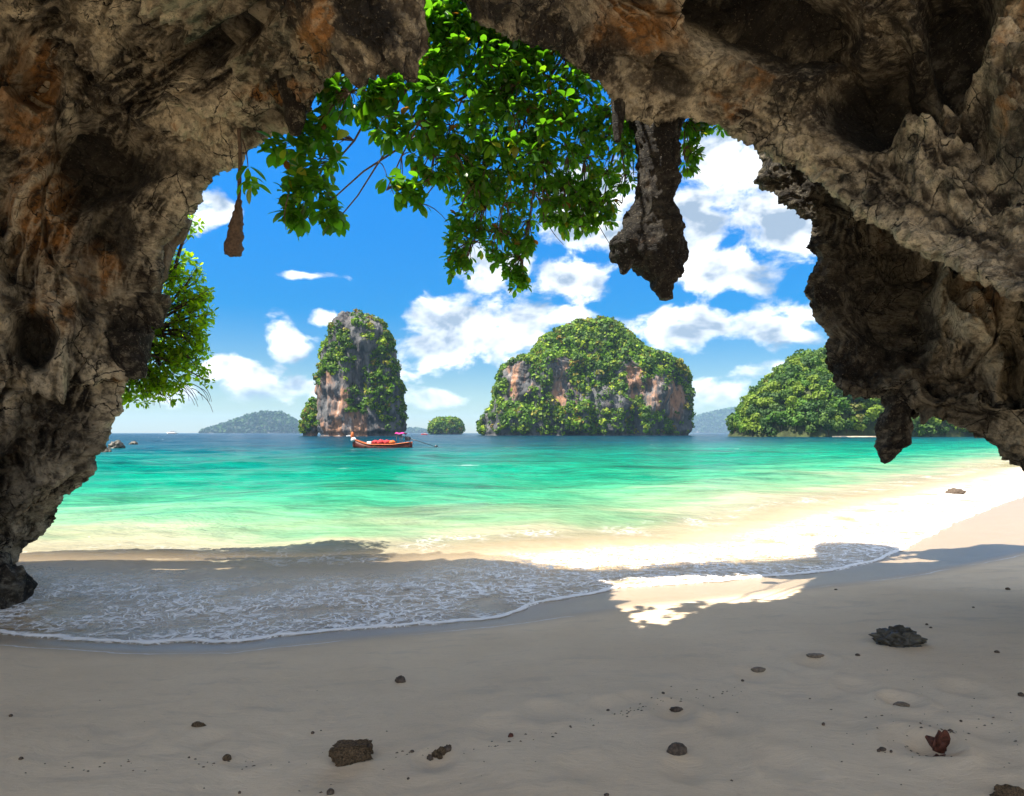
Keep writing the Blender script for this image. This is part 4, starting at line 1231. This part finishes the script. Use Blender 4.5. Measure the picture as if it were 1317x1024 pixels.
for (cx_, cy_, rx, ry, n) in TC:
    c0 = at(cx_, cy_, 10.1)
    s0 = tk[random.randint(3, 9)] if cy_ > 310 else at(225, 345, 10.1)
    pts = bez(s0, (s0 + c0) / 2 + np.array([0, 0, 0.15]), c0, 8)
    limbs.append(tube(pts, np.linspace(0.026, 0.008, 8), 5))
    tv, tf = limbs[-1]
    part('limb', new_mesh('limb', tv, tf, None, M_BARK), ct)
    for _ in range(int(n * 1.5)):
        a = random.uniform(0, 6.28); q = random.uniform(0, 1) ** 0.5
        c = at(cx_ + rx * q * math.cos(a), cy_ + ry * q * math.sin(a), random.uniform(9.9, 10.4))
        if random.random() < 0.5: tw.append(tube([pts[random.randint(3, 7)], c], [0.007, 0.004], 3))
        mats += rosette(c, (random.gauss(0, 1), random.gauss(0, 1), 0.7), 7, random.uniform(0.075, 0.11), 1.2)
for _ in range(26):       # bare drooping twigs under the crown
    px0 = random.uniform(185, 262); py0 = random.uniform(488, 505)
    a = at(px0, py0, 10.1); b_ = at(px0 + random.uniform(4, 22), py0 + random.uniform(12, 28), 10.1)
    tw.append(tube(bez(a, (a + b_) / 2 + np.array([0.06, 0, 0.06]), b_, 5), [0.007, 0.006, 0.005, 0.004, 0.003], 3))
V, Fc = join(tw)
part('twig', new_mesh('twig', V, Fc, None, M_BARK), ct, kind='stuff')
LG2 = np.array([(0.17, 0.30, 0.015), (0.26, 0.42, 0.018), (0.34, 0.48, 0.02), (0.08, 0.16, 0.015)])
cols = LG2[rng.choice(4, len(mats), p=[0.32, 0.36, 0.2, 0.12])] * rng.uniform(0.85, 1.15, (len(mats), 1))
V, Fq, Cc = bake_leaves(mats, LEAF_V2, LEAF_F2, cols)
part('crown', new_mesh('crown', V, Fq, {'tint': Cc}, M_LEAFS), ct, kind='stuff')

# ------------------------------------------------------------------ longtail boat
M_HULL = flat_material('dark red boat paint', (0.10, 0.022, 0.014), 0.5, 0.4, 4, 0.2)
M_TRIM = flat_material('orange boat trim', (0.55, 0.13, 0.03), 0.5, 0.2, 4, 0.1)
M_RED = flat_material('red cloth', (0.50, 0.035, 0.04), 0.8, 0.25, 3, 0.4)
M_WHITE = flat_material('white paint', (0.75, 0.73, 0.70), 0.5, 0.1, 4, 0.1)
M_PINK = flat_material('magenta ribbon', (0.45, 0.03, 0.20), 0.7, 0.25, 3, 0.3)
M_TEAL = flat_material('teal paint', (0.03, 0.28, 0.26), 0.6, 0.2, 3, 0.1)
M_METAL = flat_material('dark engine metal', (0.04, 0.04, 0.045), 0.45, 0.4, 8, 0.2, 0.6)
M_WOOD = flat_material('plank wood', (0.22, 0.13, 0.06), 0.7, 0.4, 6, 0.4)

def hull_section(t):
    """t 0 at the bow, 1 at the stern: x, half beam, gunwale z, keel z"""
    x = -3.9 + 7.4 * t
    beam = 0.85 * (math.sin(math.pi * min(0.62, 0.02 + t * 0.62) / 1.24) ** 0.7) * (1 - 0.25 * max(0, t - 0.7) / 0.3)
    gun = 0.62 + 1.05 * max(0, 0.34 - t) ** 1.6 * 4.0 + 0.28 * max(0, t - 0.72) / 0.28
    keel = -0.28 + 1.1 * max(0, 0.14 - t) * 4.0
    return x, beam, gun, keel

boat = thing('longtail_boat', 'red wooden longtail boat with a raised bow floating before the limestone tower', 'boat', (0, 0, 0))
V = []; n = 30
for k in range(n):
    x_, b_, g_, kz = hull_section(k / (n - 1))
    V += [(x_, -b_, g_), (x_, -b_ * 0.92, (g_ + kz) * 0.5), (x_, -b_ * 0.5, kz + 0.04), (x_, 0, kz), (x_, b_ * 0.5, kz + 0.04), (x_, b_ * 0.92, (g_ + kz) * 0.5), (x_, b_, g_),
          (x_, b_ * 0.9, g_ - 0.01), (x_, b_ * 0.5, kz + 0.25), (x_, -b_ * 0.5, kz + 0.25), (x_, -b_ * 0.9, g_ - 0.01)]
Fc = []
for k in range(n - 1):
    for q in range(11):
        r = (q + 1) % 11
        Fc.append([k * 11 + q, k * 11 + r, (k + 1) * 11 + r, (k + 1) * 11 + q])
Fc += [list(range(11))[::-1], [(n - 1) * 11 + q for q in range(11)]]
obj('hull', new_mesh('hull', V, Fc, None, M_HULL), boat)
for sgn in (-1, 1):
    pts = []
    for k in range(n):
        x_, b_, g_, kz = hull_section(k / (n - 1)); pts.append((x_, sgn * b_, g_ + 0.03))
    tv, tf = tube(pts, 0.06, 6)
    obj('gunwale', new_mesh('gunwale', tv, tf, None, M_TRIM), boat)
tv, tf = tube([(-3.75, 0, 0.9), (-4.0, 0, 1.5), (-4.12, 0, 2.1), (-4.15, 0, 2.5)], [0.10, 0.10, 0.08, 0.05], 8)
obj('bow_post', new_mesh('bow_post', tv, tf, None, M_WOOD), boat)
bw = blob_mesh('bow_wrap', (0.34, 0.36, 0.30), 4.0, M_WHITE, 3, 0.15); o = obj('bow_wrap', bw, boat); o.location = (-3.8, 0, 1.25)
bw = blob_mesh('ribbon', (0.20, 0.20, 0.42), 6.0, M_TRIM, 3, 0.35); o = obj('ribbon', bw, boat); o.location = (-3.95, 0, 1.75)
def cbox(name, size, loc, mat, parent, rot=0.0):
    import bmesh
    bm = bmesh.new(); bmesh.ops.create_cube(bm, size=1.0)
    bmesh.ops.scale(bm, vec=size, verts=bm.verts)
    bmesh.ops.bevel(bm, geom=bm.edges[:], offset=min(size) * 0.12, segments=2, affect='EDGES')
    me = bpy.data.meshes.new(name); bm.to_mesh(me); bm.free(); me.materials.append(mat)
    o = obj(name, me, parent); o.location = loc; o.rotation_euler[1] = rot
    return o
for xx in (-2.2, -0.9, 0.4, 1.7): cbox('thwart', (0.3, 1.35, 0.06), (xx, 0, 0.45), M_WOOD, boat)
for k, (xx, sx_, h, m_) in enumerate(((-1.0, 0.55, 0.30, M_RED), (-0.3, 0.6, 0.38, M_RED), (0.45, 0.6, 0.34, M_RED), (1.15, 0.55, 0.30, M_TRIM))):
    o = obj('cloth_bundle', blob_mesh('cloth_bundle', (sx_ * 0.75, 0.5, h), 20.0 + k, m_, 3, 0.3, 1.6), None, label=('red cloth bundle beside the pale cool box in the longtail boat', 'highest red cloth bundle amidships in the longtail boat', 'red cloth bundle touching the orange one in the longtail boat', 'orange cloth bundle nearest the stern canopy of the longtail boat')[k], category='bundle', group='bundles in the longtail boat')
    o['_dx'] = xx
    BUN = globals().setdefault('BUN', []); BUN.append((o, xx, 0.88))
crate = cbox('cool_box', (0.6, 0.5, 0.4), (0, 0, 0), M_WHITE, None)
crate['label'] = 'pale cool box in the bow half of the longtail boat'; crate['category'] = 'box'
BUN.append((crate, -1.75, 0.83))
eng = cbox('engine', (0.6, 0.4, 0.5), (3.1, 0, 1.35), M_METAL, boat)
tv, tf = tube([(0, 0, 0.1), (1.2, 0, -0.25), (3.6, 0, -1.0)], [0.05, 0.045, 0.035], 6)
obj('tail_shaft', new_mesh('tail_shaft', tv, tf, None, M_METAL), eng)
pv = []; pf = []
for k in range(3):
    a = k * 2.094
    o_ = len(pv); c, s_ = math.cos(a), math.sin(a)
    pv += [(3.6, 0.02 * c, -1.0 + 0.02 * s_), (3.57, 0.18 * c - 0.07 * s_, -1.0 + 0.18 * s_ + 0.07 * c), (3.6, 0.24 * c, -1.0 + 0.24 * s_), (3.64, 0.18 * c + 0.07 * s_, -1.0 + 0.18 * s_ - 0.07 * c)]
    pf.append([o_, o_ + 1, o_ + 2, o_ + 3])
obj('propeller', new_mesh('propeller', pv, pf, None, M_METAL), eng)
tv, tf = tube([(-0.2, 0, 0.1), (-1.0, 0, 0.35)], 0.03, 6)
obj('tiller', new_mesh('tiller', tv, tf, None, M_METAL), eng)
for xx in (1.9, 2.6):
    for sg in (-1, 1):
        tv, tf = tube([(xx, sg * 0.7, 0.7), (xx, sg * 0.7, 1.95)], 0.03, 6)
        obj('canopy_post', new_mesh('canopy_post', tv, tf, None, M_WOOD), boat)
cn = []
for i_ in range(9):
    for j_ in range(7):
        u, v_ = i_ / 8, j_ / 6
        cn.append((1.7 + 1.1 * u, -0.85 + 1.7 * v_, 1.95 + 0.16 * math.sin(math.pi * v_) + 0.05 * math.sin(u * 9 + v_ * 4)))
cm = new_mesh('canopy', cn, grid_faces(9, 7), None, M_PINK)
co_ = obj('canopy', cm, boat); md = co_.modifiers.new('thickness', 'SOLIDIFY'); md.thickness = 0.03
bd = 2.0 * F / (578 - HZ)
boat.location = ((493 - CX) / F * bd, bd, -0.05)
boat.rotation_euler[2] = math.radians(-8)
bpy.context.view_layer.update()
for o, xx, zz_ in BUN:
    if '_dx' in o: del o['_dx']
    o.location = boat.matrix_world @ Vector((xx, 0, zz_)); o.rotation_euler[2] = boat.rotation_euler[2]
buoy = obj('buoy', blob_mesh('buoy', (0.26, 0.26, 0.24), 2.0, M_METAL, 3, 0.08), None, label='small dark float on the water astern of the longtail boat', category='buoy')
buoy.location = (*ground_px(561, 575.5), 0.1)

def small_boat(px, d, L, mat, label, h=1.0):
    r = thing('motor_boat', label, 'boat', ((px - CX) / F * d, d, 0))
    V = []; k = 12
    for i_ in range(k):
        t = i_ / (k - 1); b_ = 0.16 * L * math.sin(math.pi * (0.08 + 0.6 * t) / 1.36) ** 0.6 * (0.05 if i_ == 0 else 1)
        V += [(-L / 2 + L * t, -b_, 0.13 * L * h * (1.3 - 0.3 * t)), (-L / 2 + L * t * 0.97, 0, -0.04 * L), (-L / 2 + L * t, b_, 0.13 * L * h * (1.3 - 0.3 * t))]
    Fc = [[i_ * 3 + q, i_ * 3 + (q + 1) % 3, i_ * 3 + 3 + (q + 1) % 3, i_ * 3 + 3 + q] for i_ in range(k - 1) for q in range(3)] + [[(k - 1) * 3, (k - 1) * 3 + 1, (k - 1) * 3 + 2]]
    obj('hull', new_mesh('hull', V, Fc, None, mat), r)
    cbox('cabin', (L * 0.42, L * 0.2, L * 0.16 * h), (L * 0.06, 0, L * 0.2 * h), M_WHITE, r)
    cbox('roof', (L * 0.5, L * 0.24, L * 0.03), (L * 0.04, 0, L * 0.3 * h), mat, r)
    return r
small_boat(221, 1500, 22, M_WHITE, 'white ferry far out on the horizon near the cliff tree')
small_boat(546, 700, 7, M_RED, 'small red boat far out between the limestone tower and the tiny islet')
small_boat(449, 380, 3.2, M_WHITE, 'small white boat tucked under the orange cliff of the limestone tower')

# ------------------------------------------------------------------ rocks in the water
for px, py, w_, h_, dp, lb in ((150, 572, 17, 12, 0.9, 'larger dark rock breaking the sea by the left cave wall'), (136, 580, 13, 9, 0.8, 'low dark rock nearest the left cave wall in the sea'), (172, 570, 9, 6, 0.8, 'small wave-washed dark rock farthest from the left cave wall'),
                               (1228, 632, 20, 9, 0.8, 'flat brown rock in the surf where the far beach meets the water')):
    g = ground_px(px, py + h_ * 0.45)
    sc = g[1] / F
    o = obj('sea_rock', blob_mesh('sea_rock', (w_ * sc * 0.55, w_ * sc * 0.5, h_ * sc * 0.75), px * 0.37, M_DARKROCK if px < 1000 else M_STONE, 4, 0.35), None, label=lb, category='rock')
    o.location = (g[0], g[1], h_ * sc * 0.12)

# ------------------------------------------------------------------ things lying on the sand
def on_sand(px, py, z=0.3):
    for _ in range(6):
        x_, y_ = ground_px(px, py, z)
        z = float(sand_z(np.array([x_]), np.array([y_]))[0])
    return x_, y_, z

def stone(px, py, w_, h_, label, mat, name='stone', dk=0.8, rot=None, rough=0.3, sub=3, sink=0.7, scale=1.6, group=None):
    x_, y_, z_ = on_sand(px, py + h_ * 0.4)
    sc = y_ / F
    o = obj(name, blob_mesh(name, (w_ * sc * 0.5, w_ * sc * 0.5 * dk, h_ * sc * 0.62), px * 0.173 + py * 0.031, mat, sub, rough, scale), None, label=label, category=name.replace('_', ' '))
    o.location = (x_, y_, z_ + h_ * sc * 0.62 * (1 - sink) * 0.5)
    o.rotation_euler[2] = random.uniform(-0.3, 0.3) if rot is None else rot
    if group: o['group'] = group
    return o

stone(1155, 818, 58, 24, 'large craggy dark rock half buried in the sand', M_DARKROCK, 'rock', 0.7, 0.0, 0.36, 5, 0.35, 1.9)
stone(515, 873, 14, 10, 'small round dark stone on smooth sand below the foam edge', M_STONE)
stone(871, 961, 26, 16, 'smooth brown pebble with pale veins on the open sand', M_STONE, 'pebble', 0.8, 0.2, 0.15, 4)
stone(292, 973, 11, 9, 'round brown nut lying left of the husk block', M_HUSK, 'nut', 0.9, 0, 0.12)
stone(255, 931, 20, 8, 'flat dark chip of driftwood with a short sand trail', M_HUSK, 'wood_chip', 0.5)
stone(425, 1017, 10, 9, 'dark nut lying on the sand in front of the husk block', M_STONE, 'nut', 0.9, 0, 0.15)
stone(657, 945, 7, 6, 'tiny reddish seed alone on the sand between the husk block and the veined pebble', M_REDLEAF, 'seed', 0.9)
stone(870, 911, 17, 6, 'dark sliver of shell in a scooped hollow of the sand', M_STONE, 'shell', 0.6)
stone(1298, 1017, 46, 18, 'dark brown piece of driftwood with a reddish end', M_HUSK, 'driftwood', 0.5, 0.1, 0.35, 4)
stone(1160, 905, 24, 8, 'curved tan shell lying in a dent of the sand', M_SHELL, 'shell', 0.7, 0.2, 0.2)
stone(976, 861, 20, 6, 'ribbed tan shell pressed into the sand in a line of dents', M_SHELL, 'shell', 0.6, -0.1, 0.2)
stone(1050, 845, 26, 4, 'flat pale shell pressed into the sand close to the craggy dark rock', M_SHELL, 'shell', 0.5, 0, 0.2)
for k, (px, py, w_, h_, lb) in enumerate([(14, 920, 6, 5, ''), (27, 975, 8, 5, ''), (1296, 757, 7, 5, ''), (1282, 838, 8, 5, ''), (1313, 893, 9, 8, ''), (1059, 931, 6, 6, ''), (1135, 963, 12, 7, ''), (1103, 842, 8, 5, ''), (1192, 803, 5, 4, ''), (1197, 807, 5, 3, ''), (1222, 940, 9, 6, ''), (1236, 927, 5, 4, ''),
                                  (1130, 965, 6, 6, ''), (1146, 966, 5, 5, ''), (402, 942, 6, 5, ''), (308, 1019, 5, 5, ''), (243, 974, 4, 3, ''), (525, 1001, 5, 4, ''), (780, 1022, 9, 5, ''), (782, 913, 6, 4, ''), (853, 891, 5, 4, ''), (955, 875, 5, 4, ''), (530, 966, 7, 5, ''), (1075, 758, 5, 3, ''), (1252, 781, 4, 3, '')]):
    stone(px, py, w_ * 0.8, h_ * 0.7, 'tiny dark bit of shore litter scattered on the sand', M_STONE, 'litter_bit', 0.8, None, 0.25, 2, 0.2, 1.6, 'bits of litter scattered on the sand')

# fibrous husk block
x_, y_, z_ = on_sand(452, 978)
sc = y_ / F
import bmesh
bm = bmesh.new(); bmesh.ops.create_cube(bm, size=1.0)
bmesh.ops.bevel(bm, geom=bm.edges[:], offset=0.12, segments=3, affect='EDGES')
bmesh.ops.subdivide_edges(bm, edges=bm.edges[:], cuts=7, use_grid_fill=True)
me = bpy.data.meshes.new('husk_block'); bm.to_mesh(me); bm.free()
P = np.zeros(len(me.vertices) * 3, np.float32); me.vertices.foreach_get('co', P); P = P.reshape(-1, 3)
P = P * (1 + 0.20 * fbm(P * 2.2, 4, 0.6) + 0.10 * fbm(P * 14, 3, 0.7))[:, None] * np.array([50 * sc, 24 * sc, 22 * sc])
me.vertices.foreach_set('co', P.astype(np.float32).ravel()); me.materials.append(M_HUSK)
o = obj('husk_block', me, None, label='brown fibrous husk block lying on the sand', category='husk')
o.location = (x_, y_, z_ + 11 * sc); o.rotation_euler = (0, math.radians(-3), math.radians(4))

# cluster of small shells and bits
cl = [(560, 970, 9, 9), (568, 966, 12, 9), (575, 963, 10, 8), (553, 974, 8, 7), (566, 973, 7, 6), (578, 960, 6, 5)]
for px, py, w_, h_ in cl:
    stone(px, py, w_, h_, 'dark broken shell piece in a heap beside the husk block', M_STONE if px % 2 else M_HUSK, 'shell_piece', 0.8, None, 0.35, 3, 0.2, 1.6, 'heap of broken shell pieces')

# grit and broken bits along the old tide lines: far too many to count
gv = []; gf = []
gr = random.Random(3)
def tide(t):
    pts_ = [(-20, 980), (250, 968), (420, 965), (640, 950), (780, 915), (860, 893), (960, 876)]
    k_ = min(int(t * 6), 5); f_ = t * 6 - k_
    return pts_[k_][0] * (1 - f_) + pts_[k_ + 1][0] * f_, pts_[k_][1] * (1 - f_) + pts_[k_ + 1][1] * f_
gp = []
for _ in range(230):
    a_ = gr.random()
    if a_ < 0.55:
        u_ = tide(gr.random()); gp.append((u_[0] + gr.gauss(0, 8), u_[1] + gr.gauss(0, 5)))
    elif a_ < 0.85: gp.append((gr.gauss(1200, 70), gr.gauss(950, 35)))
    else: gp.append((gr.uniform(0, 1317), gr.uniform(850, 1020)))
for (gx_, gy_) in gp:
    x_, y_ = ground_px(gx_, gy_, 0.3)
    z_ = float(sand_z(np.array([x_]), np.array([y_]))[0])
    r0 = gr.uniform(0.0025, 0.007); o_ = len(gv); a0 = gr.uniform(0, 6.28)
    for q in range(5):
        an = a0 + q * 1.257; r1 = r0 * gr.uniform(0.6, 1.5)
        gv.append((x_ + r1 * math.cos(an) * 1.6, y_ + r1 * math.sin(an), z_ - 0.001))
    gv.append((x_, y_, z_ + r0 * 0.9))
    gf += [[o_ + q, o_ + (q + 1) % 5, o_ + 5] for q in range(5)]
obj('shell_grit', new_mesh('shell_grit', gv, gf, None, M_STONE, smooth=False), None, kind='stuff', label='fine dark shell grit strewn along old tide lines on the sand', category='grit')

# dried red leaf cluster
x_, y_, z_ = on_sand(1207, 960)
sc = y_ / F
rl = thing('dried_leaf', 'curled dark red dried leaf cluster standing up from a hollow in the sand', 'leaf', (x_, y_, z_))
for k, (dx, dz, an, L_, cv) in enumerate(((-6, 4, 25, 26, 0.5), (2, 6, 5, 28, -0.4), (8, 3, -50, 26, 0.6), (10, -2, -115, 24, -0.5), (-2, 0, -150, 22, 0.5))):
    V = []
    for i_ in range(9):
        t = i_ / 8; wd = 0.30 * math.sin(math.pi * (0.06 + 0.9 * t)) ** 0.7 * L_ * sc
        for sg in (-1, 0, 1):
            V.append((sg * wd, (-abs(sg) * 0.5 * wd + cv * L_ * sc * 0.5 * t * t), t * L_ * sc))
    V = np.array(V); a = math.radians(an)
    V = np.stack([V[:, 0] * math.cos(a) + V[:, 2] * math.sin(a), V[:, 1], -V[:, 0] * math.sin(a) + V[:, 2] * math.cos(a)], 1) + np.array([dx * sc, 0, (dz + 5) * sc])
    V[:, 2] = np.maximum(V[:, 2], 0.002)
    V += 0.004 * np.stack([perlin(V * 60), perlin(V * 60 + 4), 0 * V[:, 0]], 1)
    o = obj('leaf_blade', new_mesh('leaf_blade', V, grid_faces(9, 3), None, M_REDLEAF), rl)
    md = o.modifiers.new('thickness', 'SOLIDIFY'); md.thickness = 0.003

# ------------------------------------------------------------------ air over the bay
m, t, o_ = material('sea haze')
pv_ = t.node('ShaderNodeVolumePrincipled')
pv_.inputs['Color'].default_value = (0.5, 0.76, 1.0, 1)
pv_.inputs['Density'].default_value = 6.5e-5
pv_.inputs['Anisotropy'].default_value = 0.0
t.l.new(pv_.outputs[0], o_.inputs['Volume'])
hb = [(-17500, -60, -4.0), (17500, -60, -4.0), (17500, 11500, -4.0), (-17500, 11500, -4.0)]
hv = hb + [(a, b_, 300.0) for a, b_, c in hb]
hf = [[3, 2, 1, 0], [4, 5, 6, 7], [0, 1, 5, 4], [1, 2, 6, 5], [2, 3, 7, 6], [3, 0, 4, 7]]
obj('haze', new_mesh('haze', hv, hf, None, m, smooth=False), kind='stuff')
